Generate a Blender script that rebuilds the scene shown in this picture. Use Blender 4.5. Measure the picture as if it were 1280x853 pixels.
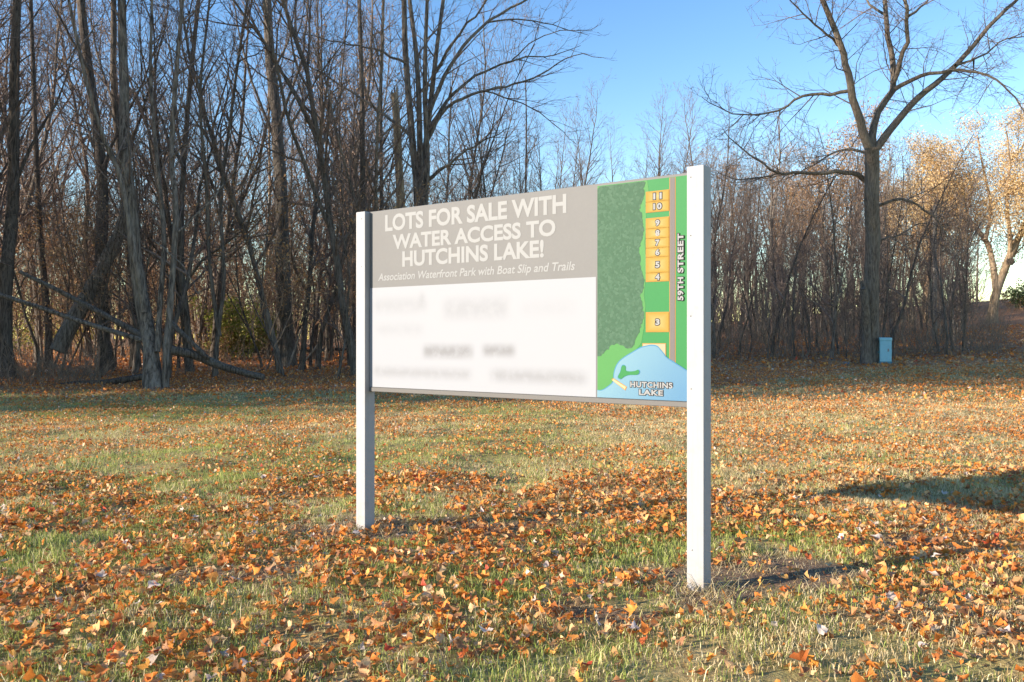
import bpy, math, random
import numpy as np

# ------------------------------------------------------------------ camera, sky, sun, exposure
S = bpy.context.scene
for _o in list(bpy.data.objects):
    bpy.data.objects.remove(_o, do_unlink=True)
COL = S.collection
EYE = 1.32
FPX = 1069.0            # focal length in photo pixels (1280 wide)
cam_d = bpy.data.cameras.new("camera")
cam = bpy.data.objects.new("camera", cam_d)
COL.objects.link(cam)
cam.location = (0, 0, EYE)
cam.rotation_euler = (math.pi / 2, 0, 0)
cam_d.sensor_width = 36.0
cam_d.lens = 36.0 * FPX / 1280
cam_d.shift_y = -0.002
cam_d.clip_start = 0.05
cam_d.clip_end = 6000
S.camera = cam

SUN_TO = np.array([-0.945, -0.325, 0.25])
SUN_TO /= np.linalg.norm(SUN_TO)
sun_el = math.asin(SUN_TO[2])
sun_az = math.atan2(SUN_TO[0], SUN_TO[1])       # clockwise from +Y
W = bpy.data.worlds.new("World")
S.world = W
W.use_nodes = True
nt = W.node_tree
nt.nodes.clear()
w_out = nt.nodes.new("ShaderNodeOutputWorld")
w_bg = nt.nodes.new("ShaderNodeBackground")
w_sky = nt.nodes.new("ShaderNodeTexSky")
w_sky.sky_type = 'NISHITA'
w_sky.sun_disc = False
w_sky.sun_elevation = sun_el
w_sky.sun_rotation = sun_az
w_sky.altitude = 0
w_sky.air_density = 1.0
w_sky.dust_density = 0.0
w_sky.ozone_density = 1.0
w_bg.inputs["Strength"].default_value = 0.118
w_hs = nt.nodes.new("ShaderNodeHueSaturation")      # the clear, saturated blue of the whole sky
w_hs.inputs["Saturation"].default_value = 1.34
w_hs.inputs["Hue"].default_value = 0.512
nt.links.new(w_sky.outputs[0], w_hs.inputs["Color"])
nt.links.new(w_hs.outputs[0], w_bg.inputs[0])
nt.links.new(w_bg.outputs[0], w_out.inputs[0])

sun_d = bpy.data.lights.new("sun", 'SUN')
sun_d.energy = 4.4
sun_d.angle = math.radians(0.5)
sun_d.color = (1.0, 0.87, 0.71)
sun = bpy.data.objects.new("sun", sun_d)
COL.objects.link(sun)
from mathutils import Vector
sun.rotation_euler = Vector(SUN_TO).to_track_quat('Z', 'Y').to_euler()

S.view_settings.view_transform = 'Standard'
S.view_settings.look = 'None'
S.view_settings.exposure = 1.45
S.view_settings.gamma = 1.0
S.view_settings.use_curve_mapping = False
S.cycles.max_bounces = 6
S.cycles.diffuse_bounces = 3
S.cycles.transparent_max_bounces = 8

rnd = random.Random(7)
npr = np.random.default_rng(11)

# ------------------------------------------------------------------ numeric helpers
def _hash(ix, iy, s):
    h = np.sin(ix * 127.1 + iy * 311.7 + s * 74.7) * 43758.5453
    return h - np.floor(h)

def vnoise(x, y, scale=1.0, s=0):
    x = np.asarray(x, float) * scale
    y = np.asarray(y, float) * scale
    ix, iy = np.floor(x), np.floor(y)
    fx, fy = x - ix, y - iy
    fx = fx * fx * (3 - 2 * fx)
    fy = fy * fy * (3 - 2 * fy)
    a, b = _hash(ix, iy, s), _hash(ix + 1, iy, s)
    c, d = _hash(ix, iy + 1, s), _hash(ix + 1, iy + 1, s)
    return a + (b - a) * fx + (c - a) * fy + (a - b - c + d) * fx * fy

def sstep(a, b, x):
    t = np.clip((np.asarray(x, float) - a) / (b - a), 0, 1)
    return t * t * (3 - 2 * t)

def H(x, y):
    """ground height"""
    x = np.asarray(x, float)
    y = np.asarray(y, float)
    yy = np.clip(y, -20, 95)
    h = 0.016 * np.maximum(0, yy - 14) + 0.0010 * np.maximum(0, yy - 12) * np.clip(x, 0, 60)
    far = sstep(60, 400, np.hypot(x, y))
    h = h * (1 - 0.4 * far)
    bump = (vnoise(x, y, 2.3, 3) - .5) * 0.06 + (vnoise(x, y, 1.1, 1) - .5) * 0.06 + (vnoise(x, y, 0.27, 2) - .5) * 0.10
    near_sign = np.exp(-((x) ** 2 + (y - 5.2) ** 2) / 6.0)
    return h + bump * (1 - near_sign * .8) * np.clip((np.hypot(x, y)) / 3, 0, 1)

def Hs(x, y):
    return float(H(x, y))

def at(px, py, dist):
    """photo pixel + distance along the view -> world point"""
    return ((px - 640) / FPX * dist, dist, EYE - (py - 424) / FPX * dist)

# ------------------------------------------------------------------ object helpers
def tag(o, label=None, cat=None, group=None, kind=None):
    if label: o["label"] = label
    if cat: o["category"] = cat
    if group: o["group"] = group
    if kind: o["kind"] = kind
    return o

def empty(name, loc, rz=0.0):
    o = bpy.data.objects.new(name, None)
    o.empty_display_size = 0.2
    o.location = loc
    o.rotation_euler = (0, 0, rz)
    COL.objects.link(o)
    return o

def link(name, me, mat=None, parent=None):
    o = bpy.data.objects.new(name, me)
    if mat is not None and len(me.materials) == 0:
        me.materials.append(mat)
    COL.objects.link(o)
    if parent is not None:
        o.parent = parent
    return o

def mesh_np(name, V, F, smooth=False, tint=None):
    """V (n,3); F list of equally sized index arrays or dict size->array"""
    me = bpy.data.meshes.new(name)
    V = np.ascontiguousarray(V, np.float32)
    if not isinstance(F, list):
        F = [F]
    F = [np.asarray(f, np.int32) for f in F if len(f)]
    nl = sum(f.size for f in F)
    nf = sum(len(f) for f in F)
    me.vertices.add(len(V))
    me.vertices.foreach_set("co", V.ravel())
    me.loops.add(nl)
    me.loops.foreach_set("vertex_index", np.concatenate([f.ravel() for f in F]))
    me.polygons.add(nf)
    tot = np.concatenate([np.full(len(f), f.shape[1], np.int32) for f in F])
    st = np.concatenate([[0], np.cumsum(tot)[:-1]]).astype(np.int32)
    me.polygons.foreach_set("loop_start", st)
    if smooth:
        me.polygons.foreach_set("use_smooth", np.ones(nf, bool))
    if tint is not None:
        a = me.attributes.new("tint", 'FLOAT_COLOR', 'POINT')
        c = np.ones((len(V), 4), np.float32)
        c[:, :3] = tint
        a.data.foreach_set("color", c.ravel())
    me.update(calc_edges=True)
    return me

class Tubes:
    def __init__(self):
        self.g = {}
    def add(self, pts, radii, sides):
        self.g.setdefault((len(pts), sides), []).append((pts, radii))
    def arrays(self):
        Vs, Fs, Ts, base = [], [], [], 0
        for (n, s), lst in self.g.items():
            P = np.array([a[0] for a in lst], float)          # B,n,3
            R = np.array([a[1] for a in lst], float)          # B,n
            B = len(lst)
            T = np.empty_like(P)
            T[:, 1:-1] = P[:, 2:] - P[:, :-2]
            T[:, 0] = P[:, 1] - P[:, 0]
            T[:, -1] = P[:, -1] - P[:, -2]
            T /= np.linalg.norm(T, axis=2, keepdims=True) + 1e-9
            D = P[:, -1] - P[:, 0]
            ref = np.zeros((B, 3))
            ref[np.arange(B), np.argmin(np.abs(D), axis=1)] = 1
            A = np.cross(T, ref[:, None, :])
            A /= np.linalg.norm(A, axis=2, keepdims=True) + 1e-9
            Bv = np.cross(T, A)
            ang = np.arange(s) * 2 * math.pi / s
            rad = np.repeat(R[:, :, None], s, 2)
            if s >= 8:
                rad = rad * (1 + .09 * (npr.random((B, n, s)) - .5) * 2)
            V = (P[:, :, None, :] + rad[..., None] *
                 (A[:, :, None, :] * np.cos(ang)[None, None, :, None] + Bv[:, :, None, :] * np.sin(ang)[None, None, :, None]))
            Vs.append(V.reshape(-1, 3))
            i = np.arange(n - 1)[:, None] * s
            j = np.arange(s)[None, :]
            k = (j + 1) % s
            q = np.stack([i + j, i + k, i + s + k, i + s + j], -1).reshape(-1, 4)
            off = base + np.arange(B)[:, None, None] * (n * s)
            Fs.append((q[None] + off).reshape(-1, 4))
            base += B * n * s
        if not Vs:
            return np.zeros((0, 3)), np.zeros((0, 4), int)
        return np.concatenate(Vs), np.concatenate(Fs)
    def mesh(self, name):
        V, F = self.arrays()
        return mesh_np(name, V, F, smooth=True)

def box_arrays(x0, x1, y0, y1, z0, z1):
    V = np.array([(x, y, z) for z in (z0, z1) for y in (y0, y1) for x in (x0, x1)], float)
    F = np.array([(0, 2, 3, 1), (4, 5, 7, 6), (0, 1, 5, 4), (2, 6, 7, 3), (0, 4, 6, 2), (1, 3, 7, 5)])
    return V, F

def bevel_box(name, x0, x1, y0, y1, z0, z1, b, segs=2):
    import bmesh
    V, F = box_arrays(x0, x1, y0, y1, z0, z1)
    bm = bmesh.new()
    vs = [bm.verts.new(v) for v in V]
    for f in F:
        bm.faces.new([vs[i] for i in f])
    bmesh.ops.recalc_face_normals(bm, faces=bm.faces)
    bmesh.ops.bevel(bm, geom=list(bm.edges), offset=b, segments=segs, affect='EDGES', profile=.5)
    me = bpy.data.meshes.new(name)
    bm.to_mesh(me)
    bm.free()
    return me

# ------------------------------------------------------------------ materials
class N:
    def __init__(self, name):
        self.m = bpy.data.materials.new(name)
        self.m.use_nodes = True
        self.t = self.m.node_tree
        self.t.nodes.clear()
        self.out = self.t.nodes.new("ShaderNodeOutputMaterial")
    def n(self, typ, **kw):
        nd = self.t.nodes.new("ShaderNode" + typ)
        for k, v in kw.items():
            setattr(nd, k, v)
        return nd
    def l(self, a, b):
        self.t.links.new(a, b)
    def put(self, sock, v):
        if hasattr(v, "is_output") or isinstance(v, bpy.types.NodeSocket):
            self.l(v, sock)
        else:
            sock.default_value = v
    def math(self, op, a, b=None, c=None, clamp=False):
        nd = self.n("Math", operation=op)
        nd.use_clamp = clamp
        for i, v in enumerate((a, b, c)):
            if v is not None:
                self.put(nd.inputs[i], v)
        return nd.outputs[0]
    def mix(self, fac, a, b, blend='MIX'):
        nd = self.n("Mix", data_type='RGBA', blend_type=blend)
        self.put(nd.inputs[0], fac)
        self.put(nd.inputs[6], a if not isinstance(a, tuple) else (*a[:3], 1))
        self.put(nd.inputs[7], b if not isinstance(b, tuple) else (*b[:3], 1))
        return nd.outputs[2]
    def noise(self, vec, scale, detail=4, rough=.6):
        nd = self.n("TexNoise")
        nd.inputs["Scale"].default_value = scale
        nd.inputs["Detail"].default_value = detail
        nd.inputs["Roughness"].default_value = rough
        if vec is not None:
            self.l(vec, nd.inputs["Vector"])
        return nd.outputs[0]
    def ramp(self, fac, a, b):
        nd = self.n("MapRange")
        self.put(nd.inputs[0], fac)
        nd.inputs[1].default_value = a
        nd.inputs[2].default_value = b
        return nd.outputs[0]
    def coords(self, scale=(1, 1, 1), out="Object"):
        tc = self.n("TexCoord")
        mp = self.n("Mapping")
        mp.inputs["Scale"].default_value = scale
        self.l(tc.outputs[out], mp.inputs["Vector"])
        return mp.outputs[0]
    def bsdf(self, col, rough=.8, bump=None, strength=.5, dist=.02, spec=.3, metallic=0.0):
        b = self.n("BsdfPrincipled")
        self.put(b.inputs["Base Color"], col if not isinstance(col, tuple) else (*col[:3], 1))
        self.put(b.inputs["Roughness"], rough)
        b.inputs["Specular IOR Level"].default_value = spec
        b.inputs["Metallic"].default_value = metallic
        if bump is not None:
            bp = self.n("Bump")
            bp.inputs["Strength"].default_value = strength
            bp.inputs["Distance"].default_value = dist
            self.l(bump, bp.inputs["Height"])
            self.l(bp.outputs[0], b.inputs["Normal"])
        self.l(b.outputs[0], self.out.inputs[0])
        return b

def bark(name, dark, light, vs=9.0, lichen=None):
    k = N(name)
    c = k.coords((vs, vs, vs * .13))
    n1 = k.noise(c, 2.0, 6, .7)
    c2 = k.coords((1, 1, .6))
    n2 = k.noise(c2, 1.3, 3, .6)
    col = k.mix(k.ramp(n1, .40, .60), dark, light)
    col = k.mix(k.math('MULTIPLY', k.ramp(n2, .45, .75), .55), col, lichen or light)
    k.bsdf(col, .9, n1, 1.0, .06, .15)
    return k.m

def leafy(name, trans=.35, rough=.6, grain=0.0):
    k = N(name)
    at_ = k.n("Attribute", attribute_name="tint")
    col = at_.outputs[0]
    if grain:
        c = k.coords((1, 1, 1))
        n = k.noise(c, 90, 3, .6)
        col = k.mix(k.math('MULTIPLY', k.ramp(n, .45, .7), grain), col, (.12, .06, .03))
    d = k.n("BsdfPrincipled")
    k.l(col, d.inputs["Base Color"])
    d.inputs["Roughness"].default_value = rough
    d.inputs["Specular IOR Level"].default_value = .35
    t = k.n("BsdfTranslucent")
    k.l(col, t.inputs[0])
    mx = k.n("MixShader")
    mx.inputs[0].default_value = trans
    k.l(d.outputs[0], mx.inputs[1])
    k.l(t.outputs[0], mx.inputs[2])
    k.l(mx.outputs[0], k.out.inputs[0])
    return k.m

M = {}
M['bark_grey'] = bark('bark_grey', (.065, .053, .043), (.21, .175, .145), 11, (.25, .225, .19))
M['bark_pale'] = bark('bark_pale', (.06, .048, .04), (.27, .225, .185), 9, (.29, .26, .22))
M['bark_dark'] = bark('bark_dark', (.050, .041, .035), (.175, .142, .118), 12, (.19, .16, .13))
M['bark_walnut'] = bark('bark_walnut', (.09, .07, .055), (.25, .20, .155), 14, (.27, .235, .19))
M['bark_golden'] = bark('bark_golden', (.17, .115, .07), (.42, .31, .20), 6, (.45, .35, .24))
M['twig'] = bark('twig', (.10, .072, .060), (.26, .195, .16), 5, (.28, .215, .175))
M['twig_tan'] = bark('twig_tan', (.20, .12, .075), (.46, .30, .19), 5, (.50, .34, .22))
M['brush'] = bark('brush', (.14, .105, .08), (.30, .235, .18), 3, (.34, .28, .20))
M['dead_wood'] = bark('dead_wood', (.15, .125, .10), (.40, .345, .28), 9, (.45, .40, .34))
M['leafy'] = leafy('dry_leaf', .3, .6, .35)
M['grass'] = leafy('grass', .35, .55)

# ground
def ground_mat():
    k = N('ground')
    c = k.coords((1, 1, 1))
    n1 = k.noise(c, 18, 5, .7)
    n2 = k.noise(c, 2.2, 4, .6)
    n3 = k.noise(c, 70, 3, .7)
    thatch = k.mix(k.ramp(n1, .35, .65), (.20, .145, .06), (.52, .39, .18))
    thatch = k.mix(k.math('MULTIPLY', k.ramp(n2, .42, .62), .6), thatch, (.27, .27, .085))
    thatch = k.mix(k.math('MULTIPLY', k.ramp(n3, .55, .7), .55), thatch, (.38, .20, .085))
    litter = k.mix(k.ramp(n1, .38, .62), (.20, .085, .04), (.52, .25, .12))
    litter = k.mix(k.math('MULTIPLY', k.ramp(n3, .5, .68), .7), litter, (.66, .40, .22))
    soil = k.mix(k.ramp(n3, .35, .65), (.085, .052, .034), (.30, .20, .125))
    wood = k.n("Attribute", attribute_name="wood").outputs["Fac"]
    bare = k.n("Attribute", attribute_name="bare").outputs["Fac"]
    col = k.mix(wood, thatch, litter)
    col = k.mix(bare, col, soil)
    k.bsdf(col, .95, n1, .8, .03, .1)
    return k.m
M['ground'] = ground_mat()

# ------------------------------------------------------------------ ground sheet
BARE = [(-.98, 6.0, .75, .42), (-.45, 6.1, .8, .30), (1.0, 4.55, .40, .36), (1.4, 4.78, .60, .40), (-1.65, 4.75, .55, .22), (-1.2, 4.9, .3, .18),
        (.3, 4.05, .35, .16), (2.6, 5.4, .5, .25)]

def bare_mask(x, y):
    m = np.zeros_like(np.asarray(x, float))
    for cx, cy, rx, ry in BARE:
        q = ((x - cx) / rx) ** 2 + ((y - cy) / ry) ** 2
        q = q + (vnoise(x, y, 4.5, 5) - .5) * 1.6 + (vnoise(x, y, 11, 6) - .5) * 1.3
        m = np.maximum(m, 1 - sstep(.45, 1.35, q))
    return m

def wood_mask(x, y):
    edge = 19.5 + (vnoise(x, y, .35, 8) - .5) * 2.5 + sstep(2, 14, x) * 8.0
    return sstep(-1.2, 1.2, y - edge + (vnoise(x, y, 1.7, 9) - .5) * 1.6)

def axis(segs):
    out = []
    for a, b, n in segs:
        out += list(np.linspace(a, b, n, endpoint=False))
    out.append(segs[-1][1])
    return np.array(out)

gx = axis([(-3000, -300, 10), (-300, -60, 16), (-60, -16, 40), (-16, -6, 50), (-6, 6, 110), (6, 16, 50), (16, 60, 40), (60, 300, 16), (300, 3000, 10)])
gy = axis([(-300, -20, 8), (-20, 2, 20), (2, 9, 66), (9, 24, 80), (24, 60, 50), (60, 110, 40), (110, 400, 16), (400, 4000, 12)])
GX, GY = np.meshgrid(gx, gy)
GZ = H(GX, GY)
nx, ny = len(gx), len(gy)
ii = (np.arange(ny - 1)[:, None] * nx + np.arange(nx - 1)[None, :]).ravel()
gF = np.stack([ii, ii + 1, ii + nx + 1, ii + nx], 1)
me = mesh_np('ground', np.stack([GX.ravel(), GY.ravel(), GZ.ravel()], 1), gF, smooth=True)
for nm, arr in (("wood", wood_mask(GX.ravel(), GY.ravel())), ("bare", bare_mask(GX.ravel(), GY.ravel()))):
    a = me.attributes.new(nm, 'FLOAT', 'POINT')
    a.data.foreach_set("value", arr.astype(np.float32))
g = link('ground', me, M['ground'])
tag(g, kind='structure')

# ------------------------------------------------------------------ the sign
SIGN_O = np.array([(445 - 640) / FPX * 5.941, 5.941])
SIGN_R = np.array([(879 - 640) / FPX * 4.423, 4.423])
SD = (SIGN_R - SIGN_O) / np.linalg.norm(SIGN_R - SIGN_O)
SN = np.array([SD[1], -SD[0]])      # towards the camera side
PANEL_Y = 0.045                     # the panel's face lies this far behind the post faces

def uv(px, py, off=PANEL_Y):
    o = SIGN_O - off * SN
    r = np.array([(px - 640) / FPX, 1.0])
    t = (o @ SN) / (r @ SN)
    return float((r * t - o) @ SD), float(EYE - (py - 424) / FPX * t)

sign = empty('property_sign', (SIGN_O[0], SIGN_O[1], 0), math.atan2(SD[1], SD[0]))
tag(sign, 'large sale sign with coloured lot map held between two white posts', 'sign')

def flat_mat(name, col, rough=.55, speck=.03, spec=.06):
    k = N(name)
    c = k.coords((1, 1, 1))
    n = k.noise(c, 45, 3, .7)
    n2 = k.noise(c, 3.0, 4, .6)
    v = k.math('ADD', k.math('MULTIPLY', n, speck), k.math('MULTIPLY', n2, speck * 1.5))
    hsv = k.n("HueSaturation")
    hsv.inputs["Color"].default_value = (*col, 1)
    k.l(k.math('ADD', v, 1 - speck * 1.25), hsv.inputs["Value"])
    k.bsdf(hsv.outputs[0], rough, n, .04, .002, spec)
    return k.m

M['panel_grey'] = flat_mat('panel_grey', (.150, .150, .153), .5, .10)
M['frame_grey'] = flat_mat('frame_grey', (.135, .13, .127), .4, .05)
M['print_white'] = flat_mat('print_white', (.245, .25, .258), .5, .02)
M['print_black'] = flat_mat('print_black', (.025, .025, .03), .5, .02)
M['map_green'] = flat_mat('map_green', (.032, .165, .055), .45, .08)
M['map_green_light'] = flat_mat('map_green_light', (.062, .195, .062), .45, .08)
M['map_road'] = flat_mat('map_road', (.125, .115, .115), .5, .05)
M['map_cream'] = flat_mat('map_cream', (.29, .265, .18), .5, .03)
M['map_dock'] = flat_mat('map_dock', (.55, .33, .19), .5, .03)
M['map_outline'] = flat_mat('map_outline', (.30, .16, .05), .5, .03)
M['map_shore'] = flat_mat('map_shore', (.05, .16, .28), .5, .03)
M['screw'] = flat_mat('screw', (.30, .30, .30), .4, .03)

def lot_mat():
    k = N('map_lot')
    tc = k.n("TexCoord")
    sx = k.n("SeparateXYZ")
    k.l(tc.outputs["Generated"], sx.inputs[0])
    dx = k.math('ABSOLUTE', k.math('SUBTRACT', sx.outputs[0], .5))
    dz = k.math('ABSOLUTE', k.math('SUBTRACT', sx.outputs[2], .5))
    q = k.math('MAXIMUM', dx, dz)
    col = k.mix(k.ramp(q, .05, .5), (.31, .25, .105), (.28, .17, .03))
    k.bsdf(col, .55, spec=.06)
    return k.m
M['map_lot'] = lot_mat()

def lake_mat():
    k = N('map_lake')
    tc = k.n("TexCoord")
    sx = k.n("SeparateXYZ")
    k.l(tc.outputs["Generated"], sx.inputs[0])
    q = k.math('ADD', sx.outputs[0], k.math('MULTIPLY', sx.outputs[2], -.35))
    n = k.noise(tc.outputs["Object"], 12, 3, .6)
    q = k.math('ADD', q, k.math('MULTIPLY', n, .15))
    col = k.mix(k.ramp(q, .0, .95), (.14, .25, .31), (.075, .17, .28))
    k.bsdf(col, .5, spec=.08)
    return k.m
M['map_lake'] = lake_mat()

def wood_print_mat():
    k = N('map_woodland')
    c = k.coords((1, 1, 1))
    v = k.n("TexVoronoi")
    v.inputs["Scale"].default_value = 75
    k.l(c, v.inputs["Vector"])
    sx = k.n("SeparateColor")
    k.l(v.outputs["Color"], sx.inputs[0])
    v2 = k.n("TexVoronoi")
    v2.inputs["Scale"].default_value = 9
    k.l(c, v2.inputs["Vector"])
    base = k.mix(sx.outputs[0], (.032, .050, .041), (.085, .115, .095))
    base = k.mix(k.math('MULTIPLY', k.ramp(sx.outputs[1], .50, .70), .75), base, (.028, .034, .030))
    base = k.mix(k.math('MULTIPLY', k.ramp(v2.outputs["Distance"], .0, .06), .35), (.05, .12, .07), base)
    k.bsdf(base, .55, spec=.06)
    return k.m
M['map_woodland'] = wood_print_mat()

def white_area_mat():
    """the white half of the panel with its soft, illegible grey lettering"""
    k = N('notice_print')
    tc = k.n("TexCoord")
    sx = k.n("SeparateXYZ")
    k.l(tc.outputs["Object"], sx.inputs[0])
    U, Vv = sx.outputs[0], sx.outputs[2]
    nz = k.noise(tc.outputs["Object"], 16, 3, .6)
    tot = None
    for x0, x1, y0, y1, amt, sf in [
            (466, 535, 372, 392, .16, .045), (553, 637, 372, 399, .20, .05), (650, 722, 376, 394, .07, .05),
            (470, 530, 404, 420, .12, .045), (528, 592, 431, 448, .52, .035), (602, 645, 431, 446, .55, .035),
            (466, 590, 460, 473, .30, .04), (612, 735, 463, 479, .36, .045), (524, 532, 364, 384, .16, .03)]:
        u0, v1 = uv(x0, y0)
        u1, v0 = uv(x1, y1)
        v1 = uv((x0 + x1) / 2, y0)[1]
        v0 = uv((x0 + x1) / 2, y1)[1]
        uc, vc, hw, hh = (u0 + u1) / 2, (v0 + v1) / 2, (u1 - u0) / 2, (v1 - v0) / 2
        fx = k.n("MapRange", interpolation_type='SMOOTHSTEP')
        k.l(k.math('ABSOLUTE', k.math('SUBTRACT', U, uc)), fx.inputs[0])
        fx.inputs[1].default_value = hw + sf * .8
        fx.inputs[2].default_value = hw - sf * 1.4
        fy = k.n("MapRange", interpolation_type='SMOOTHSTEP')
        k.l(k.math('ABSOLUTE', k.math('SUBTRACT', Vv, vc)), fy.inputs[0])
        fy.inputs[1].default_value = hh + sf * .8
        fy.inputs[2].default_value = max(hh - sf * 1.2, -.01)
        v = k.math('MULTIPLY', k.math('MULTIPLY', fx.outputs[0], fy.outputs[0]), amt)
        tot = v if tot is None else k.math('ADD', tot, v)
    tot = k.math('MULTIPLY', tot, k.ramp(nz, .0, .55))
    col = k.mix(tot, (.275, .287, .318), (.10, .097, .10))
    k.bsdf(col, .55, spec=.06)
    return k.m
M['notice'] = white_area_mat()

def paint_mat():
    k = N('white_paint')
    c = k.coords((30, 30, 1.2))
    n = k.noise(c, 2.2, 5, .65)
    c2 = k.coords((1, 1, 1))
    n2 = k.noise(c2, 14, 4, .65)
    n3 = k.noise(c2, 2.0, 3, .6)
    col = k.mix(k.math('MAXIMUM', k.math('MULTIPLY', k.ramp(n2, .52, .78), .40), k.math('MULTIPLY', k.ramp(n, .5, .72), .28)), (.315, .322, .34), (.215, .208, .20))
    # splashed soil low down on the post
    sx = k.n("SeparateXYZ")
    tc = k.n("TexCoord")
    k.l(tc.outputs["Object"], sx.inputs[0])
    low = k.math('MULTIPLY', k.ramp(sx.outputs[2], .20, .0), k.ramp(n2, .40, .66))
    col = k.mix(k.math('MULTIPLY', low, .7), col, (.34, .26, .18))
    k.bsdf(col, .55, n, .25, .004, .12)
    return k.m
M['paint'] = paint_mat()

def poly_print(name, pts, y, mat, parent):
    """flat printed shape on the panel: pts are (u, v)"""
    import bmesh
    bm = bmesh.new()
    vs = [bm.verts.new((p[0], y, p[1])) for p in pts]
    f = bm.faces.new(vs)
    f.normal_update()
    if f.normal.y > 0:
        f.normal_flip()
    bmesh.ops.triangulate(bm, faces=[f])
    me = bpy.data.meshes.new(name)
    bm.to_mesh(me)
    bm.free()
    return link(name, me, mat, parent)

def rect(u0, u1, v0, v1):
    return [(u0, v0), (u1, v0), (u1, v1), (u0, v1)]

def text_print(name, body, box, y, mat, parent, bold=.02, shear=0.0, rot=False, smallcaps=False, spacing=1.0, pad=0.0):
    c = bpy.data.curves.new(name, 'FONT')
    c.body = body
    c.offset = bold + pad
    c.shear = shear
    c.space_character = spacing
    c.resolution_u = 4
    if smallcaps:
        c.small_caps_scale = .78
        for i, ch in enumerate(body):
            c.body_format[i].use_small_caps = True
    o = bpy.data.objects.new('tmp_text', c)
    COL.objects.link(o)
    bpy.context.view_layer.update()
    me = bpy.data.meshes.new_from_object(o)
    bpy.data.objects.remove(o, do_unlink=True)
    me.name = name
    n = len(me.vertices)
    co = np.empty(n * 3, np.float32)
    me.vertices.foreach_get("co", co)
    co = co.reshape(-1, 3)
    a, b = (co[:, 0], co[:, 1])
    if rot:
        a, b = -co[:, 1], co[:, 0]
    u0, u1, v0, v1 = box
    # the pad widens the outline on every side; keep the core letters in the box
    pu = pv = 0.0
    if pad:
        h = (co[:, 1].max() - co[:, 1].min()) - 2 * pad
        sc = ((u1 - u0) if rot else (v1 - v0)) / h
        pu = pv = pad * sc
    u0, u1, v0, v1 = u0 - pu, u1 + pu, v0 - pv, v1 + pv
    out = np.empty_like(co)
    out[:, 0] = u0 + (a - a.min()) / (a.max() - a.min()) * (u1 - u0)
    out[:, 2] = v0 + (b - b.min()) / (b.max() - b.min()) * (v1 - v0)
    out[:, 1] = y
    me.vertices.foreach_set("co", out.ravel())
    me.update()
    import bmesh
    bm = bmesh.new()
    bm.from_mesh(me)
    bm.normal_update()
    for f in bm.faces:
        if f.normal.y > 0:
            f.normal_flip()
        f.smooth = False
    bm.to_mesh(me)
    bm.free()
    me.materials.clear()
    return link(name, me, mat, parent)

# posts
POSTS = [(0.0, 0.088, 2.200), (2.477, 2.572, 2.222)]
PD = 0.095
for i, (u0, u1, top) in enumerate(POSTS):
    p = link('post', bevel_box('post', u0, u1, 0, PD, -.35, top, .004, 2), M['paint'], sign)
    p['label'] = 'white painted square post at the far end of the sign' if i == 0 else 'white painted square post at the near end of the sign'
    sc = [(.055, 2.15), (.055, 1.82)] if i == 0 else [(u0 + .022, 2.165), (u0 + .022, 1.86), (u0 + .022, 1.44), (u0 + .024, 1.06), (u0 + .02, .045), (u0 + .03, .22)]
    for (su, sv) in sc:
        T = Tubes()
        T.add([(su, -.0025, sv), (su, -.0012, sv), (su, .002, sv)], [.0012, .0042, .0046], 10)
        link('screw', T.mesh('screw'), M['screw'], p)

PY = PANEL_Y
panel = link('panel', bevel_box('panel', .0895, 2.4755, PY, PY + .030, .987, 2.200, .002, 1), M['panel_grey'], sign)
panel['label'] = 'grey sign board printed with white wording and a map'
link('bottom_rail', bevel_box('bottom_rail', .090, 2.475, PY - .006, PY + .036, .9575, .9865, .003, 1), M['frame_grey'], sign)
PE = PY - .0012
# white notice area
poly_print('notice_area', rect(.0905, 1.902, .990, 1.672), PE, M['notice'], panel)
# headline
text_print('headline', 'LOTS FOR SALE WITH', (.238, 1.703, 2.052, 2.166), PE, M['print_white'], panel, .034)
text_print('headline', 'WATER ACCESS TO', (.309, 1.628, 1.925, 2.026), PE, M['print_white'], panel, .034)
text_print('headline', 'HUTCHINS LAKE!', (.398, 1.545, 1.803, 1.909), PE, M['print_white'], panel, .034)
text_print('subtitle', 'Association Waterfront Park with Boat Slip and Trails', (.170, 1.762, 1.702, 1.770), PE, M['print_white'], panel, .018, .22)
# map
MU0, MU1 = 1.912, 2.4745
poly_print('map_ground', rect(MU0, MU1, .990, 2.186), PE, M['map_green'], panel)
# lighter bank lower left and along the woods
y1 = PE - .0008
y2 = y1 - .0008
y3 = y2 - .0008
y4 = y3 - .0008
y5 = y4 - .0008
light = [(MU0, 1.03)] + [(1.95, 1.03), (2.01, 1.07), (2.03, 1.15), (2.09, 1.22), (2.16, 1.262), (2.19, 1.30), (2.205, 1.38), (2.215, 1.5), (2.205, 1.56), (2.222, 1.7), (2.21, 1.85), (2.222, 1.95), (2.215, 2.05),
         (2.235, 2.12), (2.225, 2.184), (MU0, 2.184)]
poly_print('map_bank', light, y1, M['map_green_light'], panel)
tr = [(750, 233), (760, 229), (770, 228), (780, 226), (796, 225.5), (807, 228), (804, 236), (806, 243), (803, 252), (799, 262), (803, 270), (805, 285), (803, 300), (799, 310), (801, 322), (800, 331), (803, 340), (806, 350),
      (804, 362), (800, 370), (803, 380), (805, 395), (803, 405), (797, 420), (790, 435), (785, 436), (778, 432), (770, 430), (762, 434), (755, 442), (747, 444)]
trp = [uv(*p) for p in tr]
trp = [(MU0, 2.17)] + [p for p in trp if p[0] > MU0 + .005] + [(MU0, 1.222)]
fine = []
rr = random.Random(3)
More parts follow.
